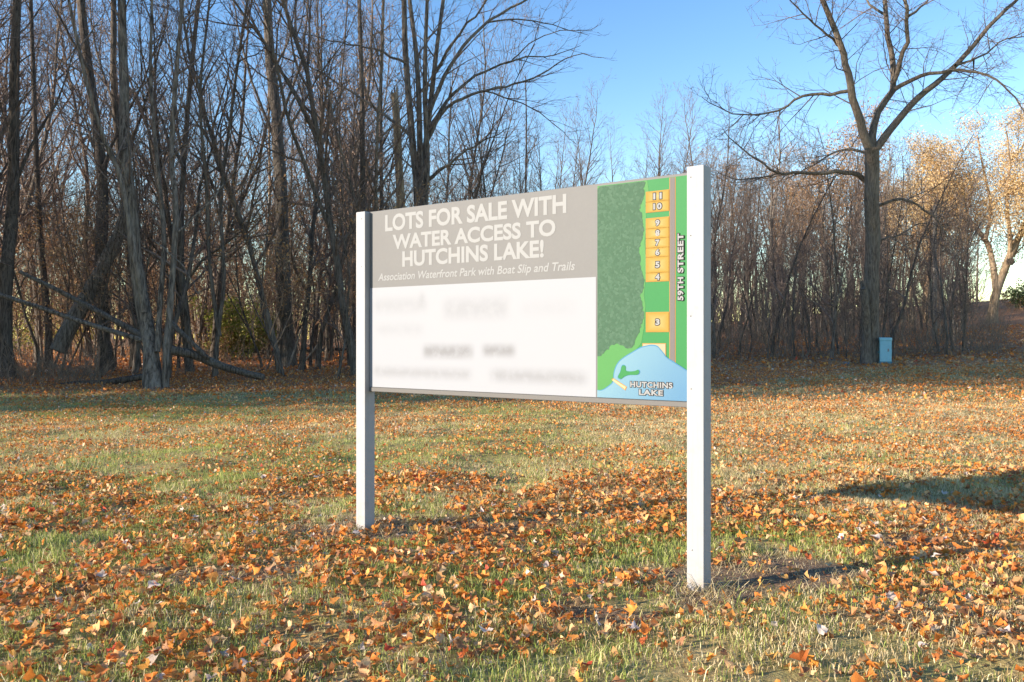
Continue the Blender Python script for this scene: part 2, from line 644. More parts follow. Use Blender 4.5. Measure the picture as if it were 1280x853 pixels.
for a, b in zip(trp, trp[1:]):
    L = math.hypot(b[0] - a[0], b[1] - a[1])
    n = max(1, int(L / .011))
    for j in range(n):
        t = j / n
        jit = .0065 if (j and a[0] > MU0 + .003) else 0
        fine.append((max(MU0, a[0] + (b[0] - a[0]) * t + rr.uniform(-jit, jit)), min(2.182, a[1] + (b[1] - a[1]) * t + rr.uniform(-jit, jit))))
fine.append(trp[-1])
poly_print('map_woodland', fine, y2, M['map_woodland'], panel)
# road
RU0, RU1 = 2.361, 2.390
poly_print('road_edge', rect(RU0 - .004, RU1 + .004, 1.17, 2.184), y1, M['map_outline'], panel)
poly_print('map_road', rect(RU0, RU1, 1.171, 2.1835), y2, M['map_road'], panel)
# lots
LU0, LU1 = 2.221, 2.3565
lots = [('11', 2.066, 2.119), ('10', 2.010, 2.064), ('9', 1.920, 1.974), ('8', 1.867, 1.918), ('7', 1.815, 1.865), ('6', 1.765, 1.813), ('5', 1.680, 1.763), ('4', 1.633, 1.678), ('3', 1.360, 1.463)]
for num, v0, v1 in lots:
    poly_print('lot_outline', rect(LU0 - .004, LU1, v0 - .003, v1 + .003), y3, M['map_outline'], panel)
    poly_print('map_lot', rect(LU0, LU1 - .002, v0, v1), y4, M['map_lot'], panel)
    vc = (v0 + v1) / 2
    uc = (LU0 + LU1) / 2
    hh = .0165
    wid = .025 if len(num) == 2 else .0125
    text_print('number_outline', num, (uc - wid, uc + wid, vc - hh, vc + hh), y5, M['print_black'], panel, .02, pad=.09, spacing=1.15)
    text_print('lot_number', num, (uc - wid, uc + wid, vc - hh, vc + hh), y5 - .0008, M['print_white'], panel, .045, spacing=1.15)
# cream park lot, lake, island, dock
poly_print('lot_outline', rect(2.196, 2.338, 1.225, 1.297), y2, M['map_outline'], panel)
poly_print('park_lot', rect(2.200, 2.334, 1.226, 1.293), y3, M['map_cream'], panel)

def smooth(pts, closed, n=5):
    out = []
    m = len(pts)
    rng = range(m) if closed else range(m - 1)
    for i in rng:
        p0 = pts[(i - 1) % m] if closed or i > 0 else pts[0]
        p1, p2 = pts[i], pts[(i + 1) % m]
        p3 = pts[(i + 2) % m] if closed or i + 2 < m else pts[-1]
        for j in range(n):
            t = j / n
            out.append(tuple(.5 * (2 * p1[k] + (p2[k] - p0[k]) * t + (2 * p0[k] - 5 * p1[k] + 4 * p2[k] - p3[k]) * t * t + (3 * p1[k] - p0[k] - 3 * p2[k] + p3[k]) * t ** 3) for k in (0, 1)))
    if not closed:
        out.append(pts[-1])
    return out

lk = [(MU0, 1.030), (1.938, 1.028), (1.969, 1.041), (2.008, 1.069), (2.019, 1.088), (2.025, 1.137), (2.046, 1.182), (2.081, 1.213), (2.131, 1.241), (2.18, 1.267), (2.21, 1.276), (2.253, 1.283), (2.287, 1.277), (2.31, 1.255),
      (2.329, 1.234), (2.343, 1.217), (2.386, 1.192), (MU1, 1.140)]
lks = smooth(lk, False, 4)
shore = [(p[0], p[1] + .006) if p[0] > 2.1 else (max(MU0, p[0] - .005), p[1] + .003) for p in lks]
poly_print('map_shoreline', shore + [(MU1, .990), (MU0, .990)], y4, M['map_shore'], panel)
poly_print('map_lake', lks + [(MU1, .9903), (MU0, .9903)], y5, M['map_lake'], panel)
isl = smooth([(2.046, 1.108), (2.061, 1.137), (2.071, 1.169), (2.086, 1.174), (2.096, 1.165), (2.096, 1.147), (2.116, 1.141), (2.151, 1.144), (2.17, 1.151), (2.18, 1.14), (2.166, 1.124), (2.116, 1.121), (2.086, 1.111), (2.066, 1.098)], True, 4)
cu, cv = 2.10, 1.135
poly_print('island_edge', [(p[0] + (p[0] - cu) * .06, p[1] + (p[1] - cv) * .09) for p in isl], y5 - .0008, M['map_shore'], panel)
poly_print('map_island', isl, y5 - .0016, M['map_green'], panel)
poly_print('dock_edge', [(2.004, 1.093), (2.018, 1.101), (2.103, 1.055), (2.093, 1.034)], y5 - .0008, M['map_outline'], panel)
poly_print('map_dock', [(2.010, 1.090), (2.019, 1.096), (2.097, 1.054), (2.091, 1.041)], y5 - .0016, M['map_dock'], panel)

def outlined(name, body, box, **kw):
    text_print(name + '_outline', body, box, y5 - .0016, M['print_black'], panel, .02, pad=.085, **kw)
    text_print(name, body, box, y5 - .0024, M['print_white'], panel, .035, **kw)
outlined('lake_name', 'HUTCHINS', (2.124, 2.378, 1.055, 1.086), spacing=1.12)
outlined('lake_name', 'LAKE', (2.178, 2.322, 1.014, 1.044), spacing=1.12)
outlined('street_name', '59TH', (2.407, 2.441, 1.525, 1.648), rot=True, spacing=1.12)
outlined('street_name', 'STREET', (2.407, 2.441, 1.672, 1.880), rot=True, spacing=1.12)

# ------------------------------------------------------------------ tree growing
def norm(v):
    l = math.sqrt(v[0] ** 2 + v[1] ** 2 + v[2] ** 2) or 1e-9
    return (v[0] / l, v[1] / l, v[2] / l)

def side_dir(t, ang, R):
    """unit vector leaning ang away from tangent t, random azimuth"""
    rx, ry, rz = R.gauss(0, 1), R.gauss(0, 1), R.gauss(0, 1)
    d = rx * t[0] + ry * t[1] + rz * t[2]
    a = norm((rx - d * t[0], ry - d * t[1], rz - d * t[2]))
    c, s = math.cos(ang), math.sin(ang)
    return (t[0] * c + a[0] * s, t[1] * c + a[1] * s, t[2] * c + a[2] * s)

def walk(p, d, L, n, wob, up, R):
    pts = [p]
    st = L / (n - 1)
    for _ in range(n - 1):
        d = norm((d[0] + R.gauss(0, wob), d[1] + R.gauss(0, wob), d[2] + R.gauss(0, wob) + up))
        p = (p[0] + d[0] * st, p[1] + d[1] * st, p[2] + d[2] * st)
        pts.append(p)
    return pts

SIDES = [9, 6, 4, 3, 3]
NPTS = [10, 7, 5, 3, 3]

def plen(pts):
    return sum(math.dist(a, b) for a, b in zip(pts, pts[1:]))

def sample(pts, radii, t):
    x = t * (len(pts) - 1)
    i = min(int(x), len(pts) - 2)
    f = x - i
    a, b = pts[i], pts[i + 1]
    return ((a[0] + (b[0] - a[0]) * f, a[1] + (b[1] - a[1]) * f, a[2] + (b[2] - a[2]) * f),
            norm((b[0] - a[0], b[1] - a[1], b[2] - a[2])), radii[i] + (radii[i + 1] - radii[i]) * f)

def ramify(tb, pts, radii, lvl, spec, R, tips=None):
    """side branches along a parent polyline, recursively"""
    maxl = spec['maxl']
    if lvl > maxl:
        return
    L = plen(pts)
    n = int(L * spec['dens'][lvl] + R.random())
    n = min(n, spec['most'][lvl])
    t0 = spec['t0'][lvl]
    for k in range(n):
        t = t0 + (1 - t0) * ((k + R.random()) / n) ** .9
        p, tg, r = sample(pts, radii, min(t, .995))
        ang = R.uniform(*spec['ang'][lvl])
        d = side_dir(tg, ang, R)
        if d[2] < spec.get('minz', -.25):
            d = norm((d[0], d[1], d[2] + .5))
        l = min(spec['len'][lvl] * R.uniform(.55, 1.2), L * .8) * (1.05 - .6 * t)
        if l < .08:
            continue
        rb = max(spec['rmin'], min(r * .7, l * spec['thick']))
        npt = NPTS[lvl]
        bp = walk(p, d, l, npt, spec['wob'], spec['up'][lvl], R)
        br = [max(spec['rmin'] * .55, rb * (1 - .88 * i / (npt - 1))) for i in range(npt)]
        tb.add(bp, br, SIDES[lvl])
        if tips is not None and lvl >= maxl - 1:
            tips.append(bp[-1])
            tips.append(bp[len(bp) // 2])
        ramify(tb, bp, br, lvl + 1, spec, R, tips)

SPEC_TALL = dict(maxl=4, dens=[0, 1.0, 1.6, 2.2, 3.2], most=[0, 26, 9, 7, 5], t0=[0, .30, .15, .12, .1], ang=[0, (.45, .95), (.4, .85), (.4, .9), (.4, .9)],
                 len=[0, 4.6, 2.0, 1.0, .5], thick=.017, rmin=.0055, wob=.11, up=[0, .10, .06, .03, .02])
SPEC_SAP = dict(maxl=4, dens=[0, 1.9, 2.2, 2.6, 2.6], most=[0, 18, 8, 4, 3], t0=[0, .12, .15, .12, .1], ang=[0, (.5, 1.15), (.45, 1.0), (.5, 1.0), (.4, .9)],
                len=[0, 2.5, 1.3, .7, .35], thick=.012, rmin=.0045, wob=.16, up=[0, .07, .04, .03, .02])
SPEC_HERO = dict(maxl=4, dens=[0, 1.7, 1.9, 2.4, 3.0], most=[0, 24, 10, 7, 5], t0=[0, .22, .15, .12, .1], ang=[0, (.4, .9), (.4, .85), (.4, .9), (.4, .9)],
                 len=[0, 2.6, 1.5, .8, .42], thick=.014, rmin=.0045, wob=.12, up=[0, .07, .04, .02, .0])

def spec_with(s, **kw):
    q = dict(s)
    q.update(kw)
    return q

def resample(pts, n):
    """Catmull-Rom then n evenly spaced points"""
    m = len(pts)
    dense = []
    for i in range(m - 1):
        p0, p1, p2, p3 = pts[max(i - 1, 0)], pts[i], pts[i + 1], pts[min(i + 2, m - 1)]
        for j in range(8):
            t = j / 8
            dense.append([.5 * (2 * p1[k] + (p2[k] - p0[k]) * t + (2 * p0[k] - 5 * p1[k] + 4 * p2[k] - p3[k]) * t * t + (3 * p1[k] - p0[k] - 3 * p2[k] + p3[k]) * t ** 3) for k in range(len(p1))])
    dense.append(list(pts[-1]))
    A = np.array(dense)
    s = np.concatenate([[0], np.cumsum(np.linalg.norm(np.diff(A[:, :3], axis=0), axis=1))])
    q = np.linspace(0, s[-1], n)
    return [tuple(np.interp(x, s, A[:, k]) for k in range(A.shape[1])) for x in q]

def trace(pxs, dist, dd=0.0, R=rnd, wander=.15):
    """pixel trace -> world polyline at a distance, drifting dd metres in depth along its length"""
    out = []
    w = 0
    for i, (x, y) in enumerate(pxs):
        t = i / max(1, len(pxs) - 1)
        w += R.gauss(0, wander) if i else 0
        out.append(at(x, y, dist + dd * t + w))
    return out

def leaf_cards(pts, n, size, colors, R, spread=.25):
    """small single dry leaves hanging near twig ends; returns V, F, tint"""
    pts = np.array(pts)
    k = npr.integers(0, len(pts), n)
    c = pts[k] + npr.normal(0, spread, (n, 3))
    a = npr.normal(0, 1, (n, 3))
    a /= np.linalg.norm(a, axis=1, keepdims=True)
    b = np.cross(a, npr.normal(0, 1, (n, 3)))
    b /= np.linalg.norm(b, axis=1, keepdims=True) + 1e-9
    s = size * npr.uniform(.6, 1.3, n)[:, None]
    nn = np.cross(a, b)
    V = np.stack([c - a * s, c + b * s * .5 + nn * s * .15, c + a * s, c - b * s * .5 + nn * s * .15], 1).reshape(-1, 3)
    i = np.arange(n)[:, None] * 4
    F = np.concatenate([i + np.array([[0, 1, 2]]), i + np.array([[0, 2, 3]])])
    col = np.array(colors)[npr.integers(0, len(colors), n)] * npr.uniform(.75, 1.2, (n, 1))
    return V, F, np.repeat(col, 4, 0)

# ------------------------------------------------------------------ hand-traced trees
def hero(name, label, cat, dist, base, stems, limbs, bmat, tmat, spec=SPEC_HERO, group=None, base_flare=1.5, seed=1, snag=False, leaves=None, stemspec=None):
    """stems: (pixel trace, radius at foot, radius at end, depth drift); limbs: the same, each a part of its own"""
    R = random.Random(seed)
    bx, by, _ = at(*base, dist)
    bz = Hs(bx, by)
    root = empty(name, (bx, by, bz))
    tag(root, label, cat, group)
    loc = lambda pts: [(p[0] - bx, p[1] - by, p[2] - bz) for p in pts]
    twigs = Tubes()
    tips = []
    for i, (px, r0, r1, dd) in enumerate(stems):
        pts = loc(trace(px, dist, dd, R, .10))
        if i == 0 or px[0][1] > base[1] - 25:
            p0 = pts[0]
            pts[0] = (p0[0], p0[1], -.25 + 0 * p0[2])
        n = max(14, int(plen(pts) * 1.6))
        pts = resample(pts, n)
        rad = []
        for k in range(n):
            t = k / (n - 1)
            r = r0 + (r1 - r0) * t ** .8
            hgt = pts[k][2]
            if i == 0 and hgt < .9:
                r *= 1 + (base_flare - 1) * (1 - max(hgt, 0) / .9) ** 2
            rad.append(r)
        T = Tubes()
        T.add(pts, rad, 12)
        if snag:
            e, q = pts[-1], pts[-2]
            T.add([e, (e[0], e[1], e[2] + .02), (e[0] + .02, e[1], e[2] + .12)], [rad[-1], rad[-1] * .7, .01], 12)
            for _ in range(7):
                a = R.uniform(0, 6.28)
                rr_ = rad[-1] * R.uniform(.45, .9)
                h = R.uniform(.12, .45)
                T.add([(e[0] + math.cos(a) * rr_, e[1] + math.sin(a) * rr_, e[2] - .15), (e[0] + math.cos(a) * rr_ * 1.05, e[1] + math.sin(a) * rr_ * 1.05, e[2] + h * .5), (e[0] + math.cos(a) * rr_ * 1.1, e[1] + math.sin(a) * rr_, e[2] + h)],
                      [rad[-1] * .35, rad[-1] * .22, .008], 5)
        o = link('trunk', T.mesh('trunk'), bmat, root)
        ramify(twigs, pts, rad, 1, stemspec or spec, R, tips)
    for (px, r0, r1, dd) in limbs:
        pts = resample(loc(trace(px, dist, dd, R, .06)), max(8, len(px) * 3))
        n = len(pts)
        pts = [pts[0]] + [(p[0] + R.gauss(0, .02), p[1] + R.gauss(0, .03), p[2] + R.gauss(0, .02)) for p in pts[1:]]
        rad = [max(.006, r0 + (r1 - r0) * (k / (n - 1)) ** .8) for k in range(n)]
        T = Tubes()
        T.add(pts, rad, 7)
        link('limb', T.mesh('limb'), bmat, root)
        ramify(twigs, pts, rad, 2, spec, R, tips)
    if twigs.g:
        link('crown', twigs.mesh('crown'), tmat, root)
    if leaves:
        n, size, cols, spread = leaves
        V, F, c = leaf_cards(tips, n, size, cols, R, spread)
        link('leaves', mesh_np('leaves', V, F, tint=c), M['leafy'], root)
    return root

TAN = [(.48, .27, .11), (.55, .33, .15), (.40, .20, .08), (.58, .40, .22)]
GOLD = [(.74, .50, .23), (.78, .58, .33), (.60, .40, .18), (.68, .50, .25), (.56, .40, .19)]

# --- right: the big bare tree beside the pedestal
hero('bare_tree', 'largest bare spreading tree in front of the right thicket, left of the blue box', 'tree', 30.0, (1086, 452),
     [([(1088, 456), (1089, 400), (1089, 350), (1091, 300), (1089, 250), (1090, 210), (1090, 186)], .27, .235, 0)],
     [([(1088, 190), (1080, 172), (1068, 130), (1058, 85), (1040, 28), (1027, 0), (1008, -60), (990, -130)], .17, .05, -1.2),
      ([(1062, 114), (1040, 117), (1006, 120), (965, 141), (913, 141), (878, 122)], .07, .012, .8),
      ([(1054, 62), (1030, 40), (1005, 18), (975, -15)], .055, .015, -1.5),
      ([(1090, 188), (1092, 150), (1118, 105), (1112, 53), (1106, 0), (1098, -90)], .15, .05, 1.0),
      ([(1117, 103), (1128, 70), (1135, 41), (1132, 0), (1136, -80)], .09, .04, -1.0),
      ([(1092, 190), (1112, 164), (1140, 130), (1165, 108), (1194, 82), (1235, 35), (1270, 0), (1320, -50)], .15, .04, .6),
      ([(1118, 112), (1147, 97), (1188, 88), (1235, 94), (1262, 115), (1288, 150)], .085, .015, -1.8),
      ([(1194, 82), (1225, 72), (1255, 50), (1300, 45)], .05, .012, 1.5),
      ([(1088, 232), (1075, 221), (1058, 215), (1020, 216), (977, 217), (936, 193), (905, 164)], .10, .015, -.8),
      ([(977, 217), (950, 222), (920, 224), (895, 214)], .035, .01, .5),
      ([(1084, 192), (1053, 188), (1018, 205), (990, 222)], .055, .012, 1.2),
      ([(1096, 258), (1130, 249), (1165, 270), (1185, 300), (1200, 335)], .06, .012, -.6),
      ([(1097, 300), (1120, 296), (1150, 280), (1180, 283)], .04, .01, 1.0),
      ([(1136, 20), (1160, 0), (1185, -40)], .05, .015, 1.0),
      ([(1108, 20), (1080, -5), (1060, -60)], .05, .015, 1.2)],
     M['bark_walnut'], M['twig'], spec_with(SPEC_HERO, dens=[0, 0, 3.4, 3.0, 3.4], most=[0, 0, 30, 9, 5], len=[0, 0, 2.5, 1.2, .6], minz=-.7, rmin=.0065, thick=.010, ang=[0, 0, (.7, 1.35), (.5, 1.1), (.5, 1.1)], wob=.17, up=[0, 0, .03, .02, .02]), seed=5, stemspec=spec_with(SPEC_HERO, maxl=0))
# its broken dead second stem
hero('broken_dead_tree', 'pale broken dead stem leaning on the foot of the largest bare tree', 'dead tree', 29.6, (1080, 454),
     [([(1083, 458), (1083, 420), (1082, 385), (1080, 362)], .185, .13, 0)], [], M['bark_walnut'], M['twig'], seed=6, stemspec=spec_with(SPEC_HERO, maxl=0), base_flare=1.2, snag=True)

# --- centre: the many-stemmed tree rising behind the sign
hero('bare_tree', 'many stemmed bare tree rising behind the sign, limbs sweeping right across the sky', 'tree', 28.0, (522, 466),
     [([(522, 468), (521, 360), (522, 253), (515, 169), (507, 70), (505, 0), (503, -120), (498, -260)], 0.178, 0.045, -.6),
      ([(526, 300), (526, 246), (522, 88), (512, 0), (500, -130)], 0.126, 0.045, .5),
      ([(528, 290), (534, 211), (531, 105), (534, 0), (540, -150)], 0.111, 0.038, -.6),
      ([(528, 280), (531, 197), (545, 70), (554, 0), (570, -140)], 0.118, 0.038, .9)],
     [([(530, 185), (555, 138), (584, 121), (608, 114), (661, 100), (690, 85), (717, 69), (752, 74)], 0.074, 0.009, -1.0),
      ([(534, 165), (560, 125), (591, 98), (620, 84), (654, 72), (693, 69), (725, 58)], 0.074, 0.009, 1.0),
      ([(537, 140), (555, 95), (577, 63), (608, 28), (658, 0), (715, -40)], 0.081, 0.022, .6),
      ([(545, 90), (568, 52), (600, 10), (640, -40)], 0.060, 0.015, -1.4),
      ([(535, 225), (545, 218), (577, 192), (610, 174), (640, 158)], 0.068, 0.009, -.5),
      ([(517, 182), (505, 162), (450, 123), (401, 91), (370, 70), (325, 30)], 0.063, 0.009, .9),
      ([(509, 80), (480, 66), (450, 58), (400, 48), (360, 35)], 0.047, 0.008, -.9),
      ([(606, 114), (640, 125), (680, 145), (722, 182)], 0.030, 0.008, .8),
      ([(640, 75), (670, 50), (700, 40), (740, 38)], 0.025, 0.008, -.8),
      ([(610, 28), (650, 25), (690, 32), (735, 45)], 0.034, 0.008, .9)],
     M['bark_pale'], M['twig'], spec_with(SPEC_HERO, dens=[0, 1.2, 1.5, 2.4, 2.6], most=[0, 16, 9, 7, 4], len=[0, 2.4, 1.9, 1.0, .5], rmin=.0055, minz=-.35), seed=8)
hero('dead_tree', 'snapped dead trunk ending in a blunt top above the left half of the sign', 'dead tree', 29.5, (503, 465),
     [([(506, 465), (504, 350), (501, 253), (496, 160), (493, 119)], 0.170, 0.128, 0)], [], M['bark_golden'], M['twig'], seed=9, snag=True, stemspec=spec_with(SPEC_HERO, dens=[0, .35, 1.5, 1.5, 1], maxl=3, len=[0, 1.2, .6, .3, .2]))  # golden bark colour puts warm sunlight onto this trunk
hero('bare_tree', 'dark straight tree directly above the left post of the sign', 'tree', 31.0, (455, 462),
     [([(456, 462), (455, 360), (454, 260), (452, 105), (449, 0), (446, -160), (444, -300)], 0.141, 0.038, .5)], [], M['bark_dark'], M['twig'], spec_with(SPEC_HERO, dens=[0, 2.2, 1.6, 2.2, 2.5], most=[0, 34, 6, 6, 4], len=[0, 2.0, 1.1, .6, .3], up=[0, .14, .06, .03, 0]), seed=10)
hero('bare_tree', 'thin dark tree close right of the straight dark one above the sign corner', 'tree', 34.0, (477, 456),
     [([(478, 458), (478, 360), (477, 250), (476, 110), (479, 0), (480, -150)], 0.104, 0.038, -.5)], [], M['bark_dark'], M['twig'], spec_with(SPEC_HERO, dens=[0, 2.0, 1.6, 2.2, 2.5], most=[0, 26, 6, 6, 4], len=[0, 2.0, 1.1, .6, .3], up=[0, .14, .06, .03, 0]), seed=12)
hero('bare_tree', 'slim dark tree standing alone above the middle of the sign', 'tree', 44.0, (657, 448),
     [([(656, 450), (656, 360), (657, 240), (658, 170), (657, 95)], 0.126, 0.022, 0)], [], M['bark_dark'], M['twig'], spec_with(SPEC_HERO, dens=[0, 2.0, 1.6, 2.0, 2.2], most=[0, 26, 6, 5, 4], len=[0, 2.6, 1.3, .7, .35], rmin=.006), seed=13)

# --- left wood
hero('bare_tree', 'pale clumped tree nearest the lawn at the edge of the left wood', 'tree', 21.0, (194, 488),
     [([(192, 488), (188, 430), (178, 380), (168, 310), (163, 246), (156, 190), (155, 100), (152, 0), (148, -200), (146, -380)], .20, .04, .8),
      ([(207, 487), (208, 430), (212, 390), (220, 264), (214, 200), (219, 110), (228, 0), (238, -150), (245, -300)], 0.089, 0.030, 1.2),
      ([(180, 390), (170, 330), (150, 220), (132, 180), (110, 110), (86, 0), (60, -150)], 0.081, 0.022, -.8),
      ([(197, 440), (200, 380), (205, 300), (196, 200), (188, 90), (190, 0), (186, -160)], 0.074, 0.022, 1.6)],
     [([(162, 240), (150, 200), (120, 175), (80, 160)], 0.030, 0.008, -.6), ([(214, 200), (232, 180), (252, 190), (280, 195)], 0.025, 0.008, -.8),
      ([(222, 290), (255, 260), (285, 225), (310, 185)], 0.034, 0.008, .9), ([(190, 300), (215, 320), (235, 342), (248, 370)], 0.021, 0.008, -.6)],
     M['bark_pale'], M['twig'], spec_with(SPEC_HERO, dens=[0, 1.5, 1.6, 2.2, 2.6], most=[0, 22, 7, 6, 4], len=[0, 2.3, 1.2, .65, .33]), seed=21)
hero('bare_tree', 'thick dark tree at the extreme left edge of the photo', 'tree', 24.0, (10, 474),
     [([(8, 474), (6, 400), (8, 340), (16, 250), (18, 100), (22, -40), (25, -200), (30, -350)], 0.215, 0.060, .4), ([(-14, 474), (-16, 380), (-10, 250), (-16, 60), (-20, -200)], 0.148, 0.053, -.5)],
     [([(16, 240), (40, 180), (75, 120), (100, 40)], 0.060, 0.011, .7), ([(6, 395), (30, 350), (45, 300)], 0.025, 0.008, -.5)],
     M['bark_dark'], M['twig'], seed=22)
hero('bare_tree', 'slim straight dark tree second from the left edge of the wood', 'tree', 29.0, (60, 457),
     [([(60, 459), (61, 410), (57, 370), (51, 300), (46, 210), (42, 100), (36, -60), (30, -220)], 0.126, 0.038, .5)], [([(49, 262), (62, 275), (85, 300), (110, 315)], 0.034, 0.008, -.6)],
     M['bark_dark'], M['twig'], seed=23)
hero('bare_tree', 'broad dark trunk behind the pale clumped tree, leaning slightly left', 'tree', 27.5, (130, 463),
     [([(132, 464), (129, 400), (126, 330), (128, 230), (117, 130), (106, 50), (96, -60), (84, -220), (78, -340)], 0.222, 0.068, .5)],
     [([(126, 220), (150, 160), (185, 90), (210, 10)], 0.067, 0.015, 1.0), ([(112, 90), (85, 40), (50, -20)], 0.068, 0.015, -1.0)], M['bark_dark'], M['twig'], seed=24)
hero('bare_tree', 'straight dark trunk just left of the pale clumped tree', 'tree', 29.0, (167, 459),
     [([(169, 461), (168, 400), (163, 320), (150, 200), (142, 100), (142, 0), (138, -160), (140, -320)], 0.163, 0.053, -.4)], [([(152, 210), (175, 150), (200, 60), (215, -30)], 0.060, 0.015, -.8)], M['bark_dark'], M['twig'], seed=25)
hero('bare_tree', 'bare tree right of the pale clump with a long limb arching right', 'tree', 27.0, (240, 462),
     [([(238, 464), (234, 400), (228, 350), (226, 280), (230, 200), (238, 100), (248, 0), (262, -160), (268, -280)], 0.111, 0.038, .5)],
     [([(228, 365), (245, 335), (262, 318), (290, 300), (320, 270), (350, 215)], 0.055, 0.009, -.8), ([(230, 210), (205, 160), (180, 80), (170, -20)], 0.051, 0.011, .7),
      ([(262, 318), (300, 320), (345, 300)], 0.025, 0.008, .5)], M['bark_grey'], M['twig'], seed=26)
hero('bare_tree', 'tall straight grey trunk standing clear midway between pale clump and sign', 'tree', 32.5, (357, 460),
     [([(358, 462), (356, 400), (353, 320), (351, 234), (347, 180), (346, 146), (338, 80), (334, 0), (326, -140), (320, -280)], .34, .08, .4)],
     [([(348, 190), (330, 140), (310, 85), (295, 20), (285, -60)], 0.068, 0.015, .8), ([(347, 160), (362, 120), (378, 70), (385, 0), (395, -80)], 0.067, 0.015, -.8),
      ([(351, 260), (375, 255), (410, 268), (440, 280)], 0.051, 0.009, -1.0), ([(350, 290), (320, 296), (280, 293), (268, 290), (255, 262)], 0.043, 0.008, .8), ([(340, 90), (360, 50), (372, -20)], 0.060, 0.015, .9)],
     M['bark_grey'], M['twig'], seed=27)
hero('bare_tree', 'thin warm sunlit stem immediately left of the tall straight grey trunk', 'tree', 41.0, (333, 446),
     [([(333, 448), (335, 380), (337, 300), (337, 220), (336, 120), (338, 0), (342, -80)], 0.089, 0.030, 0)], [], M['bark_golden'], M['twig_tan'], seed=28)  # sunlit look painted in: golden bark and tan twig colours
hero('bare_tree', 'pair of slim bare stems over the gap between grey trunk and sign', 'tree', 36.0, (410, 452),
     [([(408, 454), (410, 380), (414, 290), (409, 200), (400, 110), (396, 0), (390, -120)], 0.074, 0.022, .5), ([(412, 454), (420, 370), (428, 260), (424, 150), (432, 40), (440, -80)], 0.067, 0.022, -.6)],
     [], M['bark_grey'], M['twig'], seed=29)
hero('bare_tree', 'leaning bare tree whose two stems part above the grey log', 'tree', 25.0, (268, 470),
     [([(268, 472), (272, 420), (280, 350), (276, 250), (288, 150), (300, 60), (318, -60), (330, -180)], 0.074, 0.022, .6), ([(274, 420), (262, 330), (258, 230), (250, 120), (262, 0), (270, -120)], 0.068, 0.022, -.6)],
     [], M['bark_grey'], M['twig'], seed=30)

# golden-leaved tree at the right edge
gold = hero('golden_tree', 'golden leafed tree with a leaning tan trunk at the right edge', 'tree', 62.0, (1240, 396),
     [([(1239, 398), (1243, 375), (1251, 350), (1262, 322), (1273, 297), (1290, 262), (1302, 210), (1310, 165)], .36, .10, 0),
      ([(1246, 365), (1241, 330), (1233, 302), (1215, 280), (1196, 248), (1186, 205)], .26, .08, 1.5)],
     [([(1262, 322), (1262, 290), (1258, 250), (1262, 205), (1258, 165)], .18, .05, -1.5), ([(1232, 300), (1238, 260), (1230, 215), (1222, 170)], .15, .05, 1.5),
      ([(1213, 280), (1185, 262), (1160, 252), (1140, 262)], .12, .03, -1.5), ([(1274, 296), (1300, 290), (1325, 300)], .14, .04, 1.0),
      ([(1196, 248), (1175, 215), (1160, 190)], .1, .03, 1.5), ([(1262, 205), (1280, 180), (1295, 150)], .1, .03, -1.2)],
     M['bark_golden'], M['twig_tan'], spec_with(SPEC_HERO, dens=[0, 1.2, 1.5, 1.6, 1.6], most=[0, 20, 14, 8, 4], len=[0, 4.6, 3.2, 1.7, .8], rmin=.010, up=[0, .04, .0, -.05, -.10], minz=-.6), seed=31,
     leaves=(62000, .066, GOLD, .40))

# dark clump in its fork
T = Tubes()
R = random.Random(4)
cx, cy, cz = at(1263, 327, 61.3)
for k in range(140):
    d = norm((R.gauss(0, 1), R.gauss(0, 1), R.gauss(0, .8)))
    e = norm((R.gauss(0, 1), R.gauss(0, 1), R.gauss(0, .5)))
    c = [d[i] * R.uniform(.08, .26) for i in range(3)]
    T.add([(c[0] - e[0] * .14, c[1] - e[1] * .14, c[2] - e[2] * .14), (c[0] + d[0] * .03, c[1] + d[1] * .03, c[2] + d[2] * .03), (c[0] + e[0] * .14, c[1] + e[1] * .14, c[2] + e[2] * .14)], [.02, .03, .015], 4)
o = link('twig_nest', T.mesh('twig_nest'), M['bark_dark'])
o.location = (cx, cy, cz)
tag(o, 'dark twiggy clump lodged in the fork of the golden leafed tree', 'nest')

# ------------------------------------------------------------------ logs and fallen wood at the wood's edge
def fallen(name, label, cat, pxs, dist, r0, r1, mat, dd=0.0, twigs=0, seed=0):
    R = random.Random(seed)
    pts = resample(trace(pxs, dist, dd, R, .05), 14)
    o0 = pts[0]
    loc = [(p[0] - o0[0], p[1] - o0[1], p[2] - o0[2]) for p in pts]
    rad = [r0 + (r1 - r0) * k / 13 for k in range(14)]
    T = Tubes()
    T.add(loc, rad, 10)
    # closed, ragged ends
    a, b = loc[0], loc[1]
    T.add([(a[0] + (a[0] - b[0]) * .06, a[1] + (a[1] - b[1]) * .06, a[2] + (a[2] - b[2]) * .06), a], [r0 * .15, r0 * .98], 10)
    a, b = loc[-1], loc[-2]
    T.add([a, (a[0] + (a[0] - b[0]) * .1, a[1] + (a[1] - b[1]) * .1, a[2] + (a[2] - b[2]) * .1)], [r1, r1 * .1], 10)
    root = empty(name, o0)
    tag(root, label, cat)
    link('trunk', T.mesh('trunk'), mat, root)
    if twigs:
        B = Tubes()
        ramify(B, loc, rad, 2, spec_with(SPEC_HERO, dens=[0, 0, twigs, 1.2, 1], len=[0, 0, 1.2, .6, .3], rmin=.006, maxl=4), R)
        if B.g:
            link('branches', B.mesh('branches'), mat, root)
    return root

